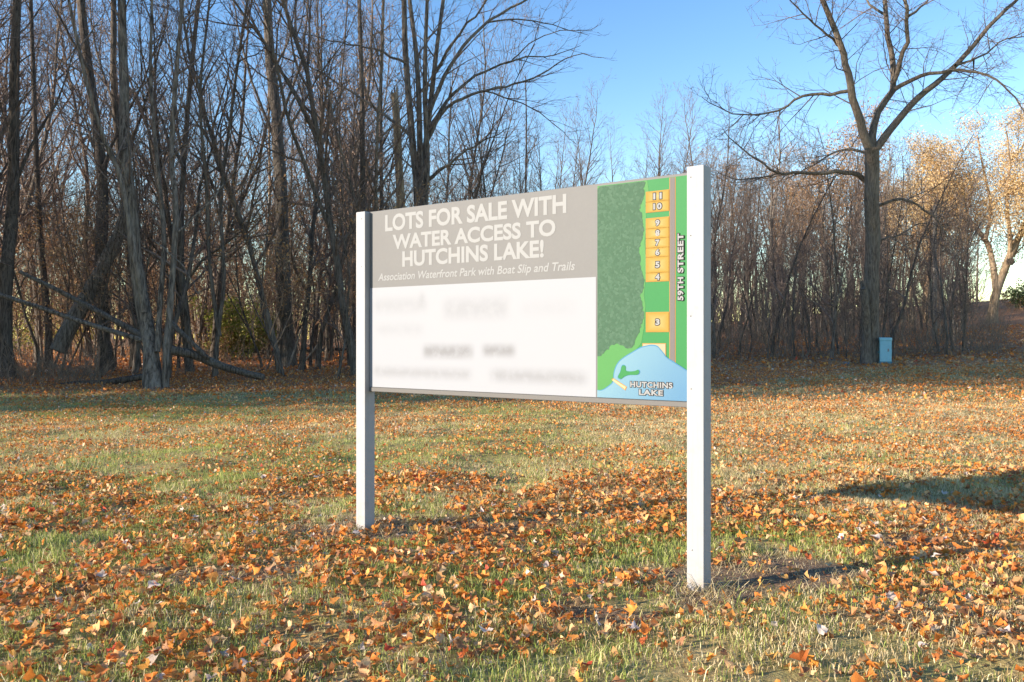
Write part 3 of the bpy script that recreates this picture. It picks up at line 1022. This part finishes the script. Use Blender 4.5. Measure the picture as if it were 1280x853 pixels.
fallen('leaning_trunk', 'thick snapped trunk leaning across the dark trees with its cut end low', 'dead tree', [(72, 439), (90, 405), (112, 365), (135, 322), (152, 285), (160, 255)], 25.5, .25, .17, M['bark_pale'], .8, .25, 1)
fallen('fallen_log', 'long grey log lying to the right of the pale clumped tree', 'log', [(214, 438), (240, 443), (262, 452), (290, 462), (330, 472)], 23.3, .13, .09, M['bark_grey'], .3, .15, 2)
fallen('fallen_branch', 'broken branch propped on the grey log', 'branch', [(211, 400), (225, 415), (243, 432), (260, 448)], 23.6, .075, .06, M['bark_grey'], -.3, .2, 3)
fallen('fallen_branch', 'long thin fallen stem reaching in from the left edge to the pale clump', 'branch', [(-30, 362), (0, 369), (60, 388), (110, 405), (176, 425)], 22.0, .05, .065, M['bark_pale'], -.4, .3, 4)
fallen('fallen_branch', 'grey fallen stem crossing above the long thin one beside the pale clump', 'branch', [(25, 340), (70, 362), (120, 388), (178, 420)], 23.0, .05, .08, M['bark_grey'], -.7, .3, 5)
fallen('fallen_log', 'low dark log half hidden by sticks at the left edge of the wood', 'log', [(55, 486), (95, 480), (135, 478), (185, 470)], 22.2, .07, .09, M['bark_dark'], .4, .6, 6)
fallen('fallen_branch', 'pale stick leaning by the foot of the tall straight grey trunk', 'branch', [(357, 466), (366, 444), (374, 420), (380, 405)], 31.0, .045, .02, M['dead_wood'], .2, .3, 7)
fallen('fallen_branch', 'slanting stick propped right of the tall straight grey trunk', 'branch', [(378, 455), (392, 438), (404, 420)], 31.5, .04, .02, M['dead_wood'], .4, .2, 8)
fallen('fallen_branch', 'bare bough lying flat behind the tall straight grey trunk', 'branch', [(255, 440), (300, 438), (345, 441), (420, 437), (450, 438)], 38.0, .10, .06, M['bark_dark'], .8, .3, 9)

# ------------------------------------------------------------------ repeated trees
def proto(height, r0, spec, seed, bmat, tmat, lean=.05, fork=0, leaves=None):
    """a bare tree in local space; returns list of (part name, mesh)"""
    R = random.Random(seed)
    tw = Tubes()
    tk = Tubes()
    tips = []
    n = max(9, int(height * .9))
    d = norm((R.gauss(0, lean), R.gauss(0, lean), 1))
    pts = walk((0, 0, -.25), d, height + .25, n, .055 if height > 12 else .10, .06, R)
    rad = [max(.012, r0 * (1 - .93 * (k / (n - 1)) ** .85)) * (1.35 if k == 0 else 1) for k in range(n)]
    tk.add(pts, rad, 8)
    ramify(tw, pts, rad, 1, spec, R, tips)
    for k in range(fork):
        t = R.uniform(.12, .45)
        p, tg, r = sample(pts, rad, t)
        dd = side_dir(tg, R.uniform(.2, .45), R)
        dd = norm((dd[0], dd[1], abs(dd[2])))
        l = height * (1 - t) * R.uniform(.75, .95)
        q = walk(p, dd, l, n, .055, .08, R)
        rr_ = [max(.01, r * .75 * (1 - .93 * (j / (n - 1)) ** .85)) for j in range(n)]
        tk.add(q, rr_, 7)
        ramify(tw, q, rr_, 1, spec, R, tips)
    out = [('trunk', tk.mesh('trunk'), bmat), ('crown', tw.mesh('crown'), tmat)]
    if leaves:
        nn, size, cols, spread = leaves
        V, F, c = leaf_cards(tips, nn, size, cols, R, spread)
        out.append(('leaves', mesh_np('leaves', V, F, tint=c), M['leafy']))
    for _, m_, mt in out:
        m_.materials.append(mt)
    return out

tall_spec = spec_with(SPEC_TALL, dens=[0, 1.6, 1.6, 2.2, 2.6], most=[0, 34, 9, 6, 4], t0=[0, .16, .15, .12, .1], rmin=.008)
TALL = [proto(21, .16, tall_spec, 101, M['bark_grey'], M['twig']), proto(19, .13, tall_spec, 102, M['bark_dark'], M['twig'], fork=1),
        proto(23, .19, tall_spec, 103, M['bark_dark'], M['twig']), proto(18, .11, tall_spec, 104, M['bark_pale'], M['twig'], .09, 1),
        proto(20, .135, tall_spec, 105, M['bark_grey'], M['twig'], .08, 2)]
sap_spec = spec_with(SPEC_SAP, rmin=.006)
SAP = [proto(7.5, .05, sap_spec, 201, M['bark_grey'], M['twig'], .10, 1), proto(9.0, .065, sap_spec, 202, M['bark_dark'], M['twig'], .08, 0),
       proto(6.0, .04, sap_spec, 203, M['bark_grey'], M['twig'], .16, 2), proto(8.0, .06, sap_spec, 204, M['bark_pale'], M['twig'], .08, 1),
       proto(5.0, .035, sap_spec, 205, M['bark_dark'], M['twig_tan'], .15, 2, (700, .045, TAN, .15))]
TALL.append(proto(19, .18, tall_spec, 106, M['bark_dark'], M['twig'], .06, 1, (2600, .06, TAN, .2)))
far_spec = spec_with(SPEC_TALL, dens=[0, 1.1, 1.2, 1.6, 2.0], most=[0, 22, 8, 6, 4], t0=[0, .18, .15, .12, .1], ang=[0, (.5, 1.1), (.45, 1.0), (.5, 1.0), (.4, .9)], rmin=.012, wob=.14)
FARG = [proto(17, .22, far_spec, 301, M['bark_pale'], M['twig'], .06, 2),
        proto(15, .2, far_spec, 302, M['bark_golden'], M['twig_tan'], .06, 2, (11000, .06, GOLD, .25)),
        proto(16, .18, far_spec, 303, M['bark_pale'], M['twig'], .06, 1, (4000, .08, TAN, .35))]

def plant(name, pr, x, y, s, rz, label, cat, group, sz=1.0):
    root = empty(name, (x, y, Hs(x, y)), rz)
    root.scale = (s, s, s * sz)
    tag(root, label, cat, group)
    for nm, me_, _ in pr:
        o = bpy.data.objects.new(nm, me_)
        o.parent = root
        COL.objects.link(o)
    return root

def zone(px):
    for lim, w in ((60, 'at the far left of the wood'), (175, 'left of the pale clumped tree'), (345, 'between pale clump and grey trunk'), (470, 'between grey trunk and sign'),
                   (720, 'above the lettered half of the sign'), (885, 'above the map half of the sign'), (980, 'just right of the near sign post'), (1075, 'left of the largest bare tree'),
                   (1130, 'behind the blue box'), (1180, 'right of the blue box'), (9999, 'near the right edge')):
        if px < lim:
            return w

LOOK = {}
def look(pr, kind):
    b = pr[0][2].name
    w = {'bark_grey': 'grey', 'bark_dark': 'dark', 'bark_pale': 'pale', 'bark_golden': 'tan'}.get(b, 'grey')
    return w

def scatter(n, ymin, ymax, pxmin, pxmax, mind, R, used, ok=None, power=1.0):
    out = []
    tries = 0
    while len(out) < n and tries < n * 60:
        tries += 1
        y = ymin + (ymax - ymin) * R.random() ** power
        px = R.uniform(pxmin, pxmax)
        x = (px - 640) / FPX * y
        if ok and not ok(x, y, px):
            continue
        if any((x - a) ** 2 + (y - b) ** 2 < mind * mind for a, b in used):
            continue
        used.append((x, y))
        out.append((x, y, px))
    return out

R = random.Random(77)
used = [(o.location.x, o.location.y) for o in bpy.data.objects if o.parent is None and o.get('category') in ('tree', 'dead tree')]
# tall trees of the left wood, nearer and deeper
for (x, y, px) in scatter(20, 25, 42, -60, 470, 1.5, R, used):
    pr = R.choice(TALL[:5])
    plant('bare_tree', pr, x, y, R.uniform(.75, 1.1), R.uniform(0, 6.28), 'tall %s bare tree in the front ranks ' % look(pr, 0) + zone(px), 'tree', 'tall bare trees in the front of the left wood, ' + look(pr, 0) + ' ones ' + zone(px))
for (x, y, px) in scatter(50, 42, 85, -60, 600, 1.6, R, used):
    pr = R.choice(TALL[:5]) if R.random() < .7 else TALL[5]
    plant('bare_tree', pr, x, y, R.uniform(.75, 1.05), R.uniform(0, 6.28), 'distant %s bare tree deep in the wood ' % look(pr, 0) + zone(px), 'tree', 'bare trees deep in the left wood, ' + look(pr, 0) + ' ones ' + zone(px))
# the belt behind the sign
for (x, y, px) in scatter(34, 46, 80, 590, 905, 1.8, R, used):
    hh = (424 - R.uniform(170, 225)) / FPX * y + 1.3
    pr = R.choice(TALL[:4])
    plant('bare_tree', pr, x, y, hh / 20, R.uniform(0, 6.28), '%s bare tree of the far belt ' % look(pr, 0) + zone(px), 'tree', 'bare trees of the belt behind the sign, ' + look(pr, 0) + ' ones ' + zone(px))
# the thicket on the right
for (x, y, px) in scatter(100, 32, 58, 880, 1205, 1.0, R, used, lambda x, y, px: not (1161 < px < 1175 and y < 47)):
    pr = R.choice(SAP[:4])
    plant('thicket_sapling', pr, x, y, R.uniform(.55, 1.25), R.uniform(0, 6.28), 'slender %s thicket sapling ' % look(pr, 0) + zone(px), 'sapling', 'saplings crowding the right thicket, ' + look(pr, 0) + ' ones ' + zone(px))
# sunlit far trees to the right
for (x, y, px) in scatter(40, 62, 95, 900, 1220, 2.4, R, used):
    pr = R.choice(FARG if px > 1090 else [FARG[0], FARG[2], FARG[0]])
    plant('sunlit_tree', pr, x, y, R.uniform(.75, 1.05), R.uniform(0, 6.28), 'tall sunlit %s tree behind the thicket ' % ('golden leafed' if len(pr) > 2 else look(pr, 0)) + zone(px), 'tree', 'sunlit trees behind the right thicket, ' + ('golden leafed' if len(pr) > 2 else look(pr, 0)) + ' ones ' + zone(px))
# saplings under the left wood
for (x, y, px) in scatter(235, 24, 60, -40, 640, .9, R, used, lambda x, y, px: not (255 < px < 330 and y < 39)):
    pr = SAP[4] if R.random() < .35 else R.choice(SAP[:4])
    plant('wood_sapling', pr, x, y, R.uniform(.6, 1.45), R.uniform(0, 6.28), 'thin %s understorey sapling ' % ('tan leafed' if len(pr) > 2 else look(pr, 0)) + zone(px), 'sapling', 'saplings under the left wood, ' + ('tan leafed' if len(pr) > 2 else look(pr, 0)) + ' ones ' + zone(px))
# the wood goes on to the left of the view
n_ = 0
while n_ < 70:
    y = R.uniform(5, 20)
    x = R.uniform(-.66 * y - 34, -.66 * y - 3)
    if y < 14.5 + .36 * (x + 7.6) + 1.0:
        continue
    if any((x - a) ** 2 + (y - b) ** 2 < 1.6 for a, b in used):
        continue
    used.append((x, y))
    n_ += 1
    plant('bare_tree', R.choice(TALL[:5]), x, y, R.uniform(.8, 1.1), R.uniform(0, 6.28), 'bare tree of the left wood beyond the left side of the picture', 'tree', 'bare trees continuing the wood leftward')

# green shrubs catching light in the wood
GREENS = [(.26, .30, .05), (.36, .37, .08), (.18, .23, .045), (.44, .40, .11)]
def shrub(label, px, dist, h, w, cols, n, size, seed, name='green_shrub', cat='shrub'):
    R = random.Random(seed)
    x = (px - 640) / FPX * dist
    root = empty(name, (x, dist, Hs(x, dist)))
    tag(root, label, cat)
    T = Tubes()
    tips = []
    for k in range(16):
        a = R.uniform(0, 6.28)
        rr_ = R.uniform(0, w * .3)
        p = (math.cos(a) * rr_, math.sin(a) * rr_, -.1)
        pts = walk(p, norm((math.cos(a) * .35, math.sin(a) * .35, 1)), h * R.uniform(.7, 1.1), 7, .14, .0, R)
        rad = [.018 * (1 - .8 * i / 6) for i in range(7)]
        T.add(pts, rad, 4)
        ramify(T, pts, rad, 3, spec_with(SPEC_SAP, dens=[0, 0, 0, 5, 4], most=[0, 0, 0, 9, 4], len=[0, 0, 0, .7, .35], rmin=.005), R, tips)
        tips += pts[2:]
    link('stems', T.mesh('stems'), M['twig_tan'], root)
    V, F, c = leaf_cards(tips, n, size, cols, R, .12)
    link('leaves', mesh_np('leaves', V, F, tint=c), M['grass'], root)
shrub('yellow green shrub glowing between the pale clump and the grey trunk', 292, 38, 3.0, 2.6, GREENS, 6000, .08, 1)
shrub('small tan and green bush right beside the larger yellow green shrub', 268, 37, 1.6, 1.6, TAN + GREENS[:1], 1300, .05, 2)
shrub('green leafy bush low behind the dark trees at the left edge', 30, 40, 2.6, 2.6, GREENS + TAN[:1], 1800, .06, 3)
shrub('yellowish bush behind the leaning snapped trunk', 95, 46, 3.2, 2.6, GREENS + TAN[:2], 1700, .07, 4)
shrub('orange brown bush low on the rise at the right edge', 1268, 80, 2.2, 4.0, TAN, 1800, .09, 5, 'brown_bush')
shrub('small dark green evergreen bush on the rise at the right edge', 1279, 76, 2.6, 2.0, [(.06, .11, .03), (.09, .15, .045)], 2600, .08, 6, 'evergreen_bush')

# tangled undergrowth: nobody could count the stems
T = Tubes()
def thicket(n, xr, yr, hmin, hmax, ok):
    k = 0
    while k < n:
        y = R.uniform(*yr)
        px = R.uniform(*xr)
        x = (px - 640) / FPX * y
        k += 1
        if not ok(x, y):
            continue
        h = hmin + (hmax - hmin) * R.random() ** 2.2
        z = Hs(x, y) - .03
        d = norm((R.gauss(0, .4), R.gauss(0, .4), 1))
        pts = walk((x, y, z), d, h, 4, .18, -.02, R)
        r = R.uniform(.005, .010)
        T.add(pts, [r, r * .85, r * .65, r * .4], 3)
        for _ in range(2):
            i = R.randint(1, 2)
            dd = side_dir(d, R.uniform(.4, 1.0), R)
            T.add(walk(pts[i], dd, h * R.uniform(.25, .5), 3, .2, 0, R), [r * .6, r * .5, r * .35], 3)
clump = lambda x, y: vnoise(x, y, .35, 21) > .38
thicket(2500, (-60, 640), (24, 50), .3, 1.8, lambda x, y: vnoise(x, y, .35, 21) > .52)
thicket(3600, (870, 1260), (32, 58), .4, 3.4, clump)
thicket(1200, (600, 900), (36, 56), .5, 2.5, clump)
thicket(500, (-60, 130), (21.3, 26), .4, 1.5, lambda x, y: True)
o = link('undergrowth', T.mesh('undergrowth'), M['brush'])
tag(o, 'tangled bare stems and brambles filling the foot of both woods', 'undergrowth', kind='stuff')

# far wood closing the view
V0, F0 = [], []
farp = []
for s in range(3):
    Rf = random.Random(500 + s)
    tb = Tubes()
    pts = walk((0, 0, -.5), (0, 0, 1), 17, 8, .05, .05, Rf)
    rad = [.20 * (1 - .9 * k / 7) for k in range(8)]
    tb.add(pts, rad, 5)
    ramify(tb, pts, rad, 2, spec_with(SPEC_TALL, dens=[0, 0, 1.4, 2.0, 1.5], most=[0, 0, 18, 6, 4], len=[0, 0, 4.0, 2.0, .9], t0=[0, 0, .15, .15, .1], rmin=.018, maxl=3, thick=.012, ang=[0, 0, (.35, .8), (.4, .9), (.4, .9)]), Rf)
    farp.append(tb.arrays())
base = 0
for k in range(200):
    d_ = R.uniform(85, 150)
    px = R.uniform(-120, 1235)
    x = (px - 640) / FPX * d_
    V, F = farp[k % 3]
    a = R.uniform(0, 6.28)
    s = R.uniform(.7, 1.05)
    if px > 560:
        s *= .85
    ca, sa = math.cos(a) * s, math.sin(a) * s
    V2 = np.stack([V[:, 0] * ca - V[:, 1] * sa + x, V[:, 0] * sa + V[:, 1] * ca + d_, V[:, 2] * s + Hs(x, d_)], 1)
    V0.append(V2)
    F0.append(F + base)
    base += len(V)
FB = Tubes()
for k in range(3600):
    d_ = R.uniform(62, 135)
    px = R.uniform(-120, 1225)
    x = (px - 640) / FPX * d_
    h = R.uniform(1.5, 6.5)
    d0 = norm((R.gauss(0, .3), R.gauss(0, .3), 1))
    pts = walk((x, d_, Hs(x, d_) - .1), d0, h, 4, .14, .02, R)
    r = R.uniform(.018, .045)
    FB.add(pts, [r, r * .85, r * .6, r * .3], 3)
    for _ in range(3):
        FB.add(walk(pts[R.randint(1, 2)], side_dir(d0, R.uniform(.4, .9), R), h * R.uniform(.25, .5), 3, .15, .02, R), [r * .6, r * .5, r * .2], 3)
V2, F2 = FB.arrays()
V0.append(V2)
F0.append(F2 + base)
o = link('far_wood', mesh_np('far_wood', np.concatenate(V0), np.concatenate(F0), smooth=True), M['brush'])
tag(o, 'distant brown mass of bare wood closing the view behind the nearer trees', 'wood', kind='stuff')

# ------------------------------------------------------------------ pedestal, pole, scraps
def metal_mat(name, col):
    k = N(name)
    c = k.coords((1, 1, 1))
    n = k.noise(c, 9, 4, .6)
    n2 = k.noise(c, 60, 2, .6)
    cc = k.mix(k.math('MULTIPLY', k.ramp(n, .45, .75), .35), col, tuple(v * .6 + .03 for v in col))
    k.bsdf(cc, .5, n2, .1, .002, .4)
    return k.m
M['teal'] = metal_mat('faded_teal', (.26, .54, .63))
M['teal_dark'] = metal_mat('teal_base', (.08, .20, .24))
bx, by, _ = at(1106.5, 450, 29.6)
ped = empty('utility_pedestal', (bx, by, Hs(bx, by)), -.32)
tag(ped, 'faded blue green utility box standing right of the largest bare tree', 'utility box')
link('cabinet', bevel_box('cabinet', -.19, .19, -.17, .17, -.08, .80, .025, 3), M['teal'], ped)
link('lid', bevel_box('lid', -.205, .205, -.185, .185, .765, .885, .03, 3), M['teal'], ped)
link('base_collar', bevel_box('base_collar', -.215, .215, -.195, .195, -.10, .06, .01, 1), M['teal_dark'], ped)
link('latch', bevel_box('latch', .06, .11, -.192, -.168, .40, .50, .006, 1), M['screw'], ped)
link('handle', bevel_box('handle', -.235, -.188, -.04, .04, .34, .42, .01, 1), M['teal_dark'], ped)
link('hinge', bevel_box('hinge', .188, .215, -.05, .05, .32, .46, .008, 1), M['teal_dark'], ped)

px_, py_, _ = at(1168, 400, 46)
pole = empty('utility_pole', (px_, py_, Hs(px_, py_)))
tag(pole, 'pale weathered straight pole rising out of the right thicket', 'pole')
T = Tubes()
hp = at(1168, 259, 46)[2] - Hs(px_, py_)
T.add([(0, 0, -.5), (0, 0, hp * .33), (.01, 0, hp * .66), (.02, 0, hp)], [.135, .125, .108, .092], 14)
link('shaft', T.mesh('shaft'), M['dead_wood'], pole)
T = Tubes()
T.add([(.02, 0, hp - .02), (.02, 0, hp + .03), (.02, 0, hp + .08)], [.108, .104, .01], 14)
link('cap', T.mesh('cap'), M['frame_grey'], pole)

def scrap(px, dist, s, label, seed):
    Rr = random.Random(seed)
    x = (px - 640) / FPX * dist
    n = 6
    V = [((i / (n - 1) - .5) * s * 1.2 + Rr.gauss(0, s * .08), (j / (n - 1) - .5) * s * .5 + Rr.gauss(0, s * .12), .02 + Rr.uniform(.0, s * .9)) for j in range(n) for i in range(n)]
    F = [(j * n + i, j * n + i + 1, j * n + n + i + 1, j * n + n + i) for j in range(n - 1) for i in range(n - 1)]
    o = link('paper_scrap', mesh_np('paper_scrap', np.array(V), np.array(F)), M['print_white'])
    o.location = (x, dist, Hs(x, dist))
    tag(o, label, 'litter')
scrap(1058, 29, .16, 'crumpled white scrap on the ground left of the largest bare tree', 1)
scrap(1125, 38, .12, 'tiny white scrap among the brush above the blue green box', 2)

# ------------------------------------------------------------------ grass
def wedge(n, d0, d1, margin=1.2):
    y = np.sqrt(npr.uniform(d0 * d0, d1 * d1, n))
    x = npr.uniform(-1, 1, n) * (.61 * y + margin)
    return x, y

def grass_band(n, d0, d1, hmin, hmax, w, seg, posts=False):
    x, y = wedge(n, d0, d1)
    if posts:
        k = npr.integers(0, 2, n)
        u = np.where(k == 0, .044, 2.525) + npr.normal(0, .11, n)
        v = npr.normal(0, .10, n) + .04
        x, y = SIGN_O[0] + SD[0] * u - SN[0] * v, SIGN_O[1] + SD[1] * u - SN[1] * v
    tuft = vnoise(x, y, 5.0, 31) * .5 + vnoise(x, y, 1.3, 32) * .3 + vnoise(x, y, 12, 33) * .2
    keep = npr.random(n) < (1.0 if posts else (.12 + .88 * sstep(.25, .55, tuft))) * (1 - .70 * bare_mask(x, y)) * (1 - .92 * wood_mask(x, y) * (1 - .25 * sstep(5, 14, x)))
    x, y, tuft = x[keep], y[keep], tuft[keep]
    n = len(x)
    z = H(x, y)
    dry = vnoise(x, y, .55, 41) * .5 + vnoise(x, y, 2.3, 42) * .3 + .20 * sstep(-2, 4, x) + npr.normal(0, .16, n) + .04 + .12 * sstep(7, 14, y) - .10 * sstep(2, -2.5, x) * sstep(9, 4, y)
    straw = (dry > .545) | (npr.random(n) < bare_mask(x, y) * .9)
    h = (hmin + (hmax - hmin) * npr.random(n) ** 1.7) * (.45 + 1.15 * tuft) * (1 + .8 * (npr.random(n) < .05))
    a = npr.uniform(0, 2 * math.pi, n)
    lean = np.abs(npr.normal(0, .5, n)) + np.where(straw, .30, .1) + 1.2 * bare_mask(x, y)
    dx, dy = np.cos(a), np.sin(a)
    ww = w * npr.uniform(.6, 1.3, n)
    b = npr.uniform(0, 2 * math.pi, n)
    sx, sy = np.cos(b) * ww / 2, np.sin(b) * ww / 2
    g1 = np.array([(.30, .36, .075), (.40, .44, .11), (.50, .49, .16), (.21, .28, .06)])
    s1 = np.array([(.74, .60, .34), (.58, .43, .22), (.80, .67, .42), (.50, .36, .16)])
    col = np.where(straw[:, None], s1[npr.integers(0, 4, n)], g1[npr.integers(0, 4, n)]) * npr.uniform(.8, 1.2, (n, 1))
    mx, my, mz = x + dx * h * lean * .35, y + dy * h * lean * .35, z + h * .6
    tx, ty, tz = x + dx * h * lean, y + dy * h * lean, z + h * np.clip(1 - .28 * lean, .25, 1)
    z0 = z - .008
    if seg == 2:
        V = np.stack([np.stack([x - sx, y - sy, z0], 1), np.stack([x + sx, y + sy, z0], 1), np.stack([mx + sx * .8, my + sy * .8, mz], 1), np.stack([mx - sx * .8, my - sy * .8, mz], 1), np.stack([tx, ty, tz], 1)], 1)
        k = 5
        i = np.arange(n)[:, None] * 5
        F = [np.concatenate([i + np.array([[0, 1, 2, 3]])]), i + np.array([[3, 2, 4]])]
    else:
        V = np.stack([np.stack([x - sx, y - sy, z0], 1), np.stack([x + sx, y + sy, z0], 1), np.stack([tx, ty, tz], 1)], 1)
        k = 3
        i = np.arange(n)[:, None] * 3
        F = [i + np.array([[0, 1, 2]])]
    return V.reshape(-1, 3), F, np.repeat(col, k, 0)

Vs, Q, Tr, Cs, base = [], [], [], [], 0
for args in [(2600, 3, 4, .03, .12, .0036, 2, True), (330000, 2.6, 8.5, .016, .060, .0036, 2), (340000, 8.5, 17, .020, .060, .0065, 1), (160000, 17, 32, .025, .070, .013, 1)]:
    V, F, c = grass_band(*args)
    for f in F:
        (Q if f.shape[1] == 4 else Tr).append(f + base)
    Vs.append(V)
    Cs.append(c)
    base += len(V)
o = link('grass', mesh_np('grass', np.concatenate(Vs), [np.concatenate(Q), np.concatenate(Tr)], tint=np.concatenate(Cs)), M['grass'])
tag(o, 'patchy green and straw coloured grass of the lawn', 'grass', kind='stuff')

# ------------------------------------------------------------------ fallen leaves
PAL = np.array([(.82, .33, .07), (.78, .25, .045), (.80, .42, .16), (.72, .44, .22), (.62, .20, .05), (.86, .56, .28), (.52, .24, .10), (.78, .64, .54), (.60, .09, .04), (.84, .44, .11), (.36, .16, .07)])
PALW = np.array([.21, .20, .12, .10, .14, .06, .09, .03, .012, .05, .09])
PALW /= PALW.sum()
# lobed outline (angle, radius), a maple-like leaf
LOBE0 = [(-90, .42), (-62, .62), (-40, .50), (-12, .95), (8, .60), (30, .92), (52, .52), (70, .72), (90, 1.10), (110, .72), (128, .52), (150, .92), (172, .60), (192, .95), (220, .50), (242, .62)]
LOBE = [(a, .75 * r ** .72) for a, r in LOBE0]
LOBE_C = [LOBE[i] for i in (0, 1, 3, 4, 6, 8, 10, 12, 13, 15)]

def leaf_local(lobes, n, fold, curl):
    ang = np.radians([a for a, _ in lobes])
    rad = np.array([r for _, r in lobes])
    m = len(lobes)
    X = np.cos(ang) * rad
    Y = np.sin(ang) * rad
    torn = np.where(npr.random((n, 1)) < .45, npr.uniform(.55, 1.15, (n, m)), npr.uniform(.88, 1.08, (n, m)))
    X = np.tile(X, (n, 1)) * npr.uniform(.6, 1.05, (n, 1)) * torn + npr.normal(0, .05, (n, m))
    Y = np.tile(Y, (n, 1)) * torn + npr.normal(0, .05, (n, m))
    f = npr.uniform(*fold, (n, 1))
    c = npr.uniform(*curl, (n, 1))
    Z = np.abs(X) * f + (X * X + Y * Y) * c + npr.normal(0, .13, (n, m)) + Y * npr.normal(0, .15, (n, 1)) * np.abs(Y)
    V = np.concatenate([np.zeros((n, 1, 3)), np.stack([X, Y, Z], 2)], 1)
    F = np.array([(0, 1 + i, 1 + (i + 1) % m) for i in range(m)])
    return V, F

def place_leaves(Vl, x, y, z, size, tilt):
    n = len(x)
    a = npr.uniform(0, 2 * math.pi, n)
    b = npr.uniform(0, 2 * math.pi, n)
    t = np.abs(npr.normal(0, tilt, n))
    ca, sa = np.cos(a), np.sin(a)
    Rz = np.zeros((n, 3, 3))
    Rz[:, 0, 0], Rz[:, 0, 1], Rz[:, 1, 0], Rz[:, 1, 1], Rz[:, 2, 2] = ca, -sa, sa, ca, 1
    ax = np.stack([np.cos(b), np.sin(b), np.zeros(n)], 1)
    K = np.zeros((n, 3, 3))
    K[:, 0, 2], K[:, 1, 2], K[:, 2, 0], K[:, 2, 1] = ax[:, 1], -ax[:, 0], -ax[:, 1], ax[:, 0]
    Rt = np.eye(3)[None] + np.sin(t)[:, None, None] * K + (1 - np.cos(t))[:, None, None] * (K @ K)
    V = np.einsum('nij,nkj->nki', Rt @ Rz, Vl) * size[:, None, None]
    lift = -V[:, :, 2].min(1) * .6
    V[:, :, 0] += x[:, None]
    V[:, :, 1] += y[:, None]
    V[:, :, 2] += (z + lift)[:, None]
    return V

def leaf_density(x, y):
    d = vnoise(x, y, 1.0, 51) * .45 + vnoise(x, y, 2.8, 52) * .35 + vnoise(x, y, .3, 53) * .2
    return np.clip(sstep(.40, .60, d) * .94 + .13 + .12 * sstep(0, 5, x) + .25 * sstep(12, 17, y), 0, 1)

def colours(n):
    return PAL[npr.choice(len(PAL), n, p=PALW)] * npr.uniform(.75, 1.15, (n, 1))

Vs, Fs, Cs, base = [], [], [], 0
def add_leaves(n, d0, d1, lobes, smin, smax, tilt, up, wood=False, margin=1.2):
    global base
    x, y = wedge(n, d0, d1, margin)
    keep = npr.random(n) < (np.maximum(leaf_density(x, y), wood_mask(x, y) * .9)) * (1 - .45 * bare_mask(x, y))
    x, y = x[keep], y[keep]
    n = len(x)
    V, F = leaf_local(lobes, n, (-.3, 1.0), (-.5, .7))
    V = place_leaves(V, x, y, H(x, y) + npr.uniform(.0, up, n), npr.uniform(smin, smax, n), tilt)
    k = V.shape[1]
    Fs.append((F[None] + (base + np.arange(n) * k)[:, None, None]).reshape(-1, 3))
    Vs.append(V.reshape(-1, 3))
    c = colours(n)
    Cs.append(np.repeat(c, k, 0))
    base += n * k
QUADL = [(-90, .8), (-20, .75), (40, .55), (90, 1.05), (150, .8)]
add_leaves(31000, 2.6, 8.5, LOBE_C, .017, .053, .6, .045)
add_leaves(62000, 8.5, 17, LOBE_C[::2] + [], .020, .044, .7, .05)
add_leaves(42000, 17, 27, QUADL, .024, .05, .7, .055)
add_leaves(42000, 27, 58, QUADL, .045, .10, .6, .05)
o = link('leaf_litter', mesh_np('leaf_litter', np.concatenate(Vs), np.concatenate(Fs), tint=np.concatenate(Cs)), M['leafy'])
tag(o, 'countless small fallen leaves strewn over the lawn and under the trees', 'leaves', kind='stuff')

# (brush at the left edge)
# the largest leaves, one by one
KINDS = [('bright orange', [(.82, .33, .06), (.80, .40, .10)]), ('russet red brown', [(.64, .18, .05), (.56, .14, .045)]), ('pale tan', [(.84, .58, .34), (.80, .60, .39)]),
         ('dark brown', [(.34, .16, .08), (.42, .22, .11)]), ('silvery underside up', [(.78, .68, .61), (.72, .60, .54)])]
WTS = [.42, .28, .14, .12, .04]
variants = {}
for ki, (nm, cols) in enumerate(KINDS):
    for v in range(4):
        V, F = leaf_local(LOBE, 1, (-.1, .9), (-.35, .7))
        V = V[0]
        c = np.array(cols[v % 2])[None] * np.ones((len(V), 1))
        c = c * npr.uniform(.85, 1.1, (len(V), 1))
        me = mesh_np('fallen_leaf', V, F, tint=c)
        me.materials.append(M['leafy'])
        # stalk as a thin folded sliver is part of the outline
        variants[(ki, v)] = me
k = 0
R = random.Random(91)
while k < 290:
    y = math.sqrt(R.uniform(3.2 ** 2, 5.6 ** 2))
    x = R.uniform(-1, 1) * .60 * y
    if R.random() > float(leaf_density(np.array(x), np.array(y))):
        continue
    if min(math.hypot(x - (SIGN_O[0] + SD[0] * u), y - (SIGN_O[1] + SD[1] * u)) for u in (0.05, 2.52)) < .16:
        continue
    ki = R.choices(range(5), WTS)[0]
    o = bpy.data.objects.new('fallen_leaf', variants[(ki, R.randint(0, 3))])
    s = R.uniform(.034, .062)
    o.scale = (s * R.uniform(.8, 1.05), s, s)
    o.location = (x, y, Hs(x, y) + R.uniform(.018, .045))
    o.rotation_euler = (R.gauss(0, .5), R.gauss(0, .5), R.uniform(0, 6.28))
    COL.objects.link(o)
    tag(o, KINDS[ki][0] + ' lobed fallen leaf lying on the nearest part of the lawn', 'leaf', KINDS[ki][0] + ' leaves on the near lawn')
    k += 1
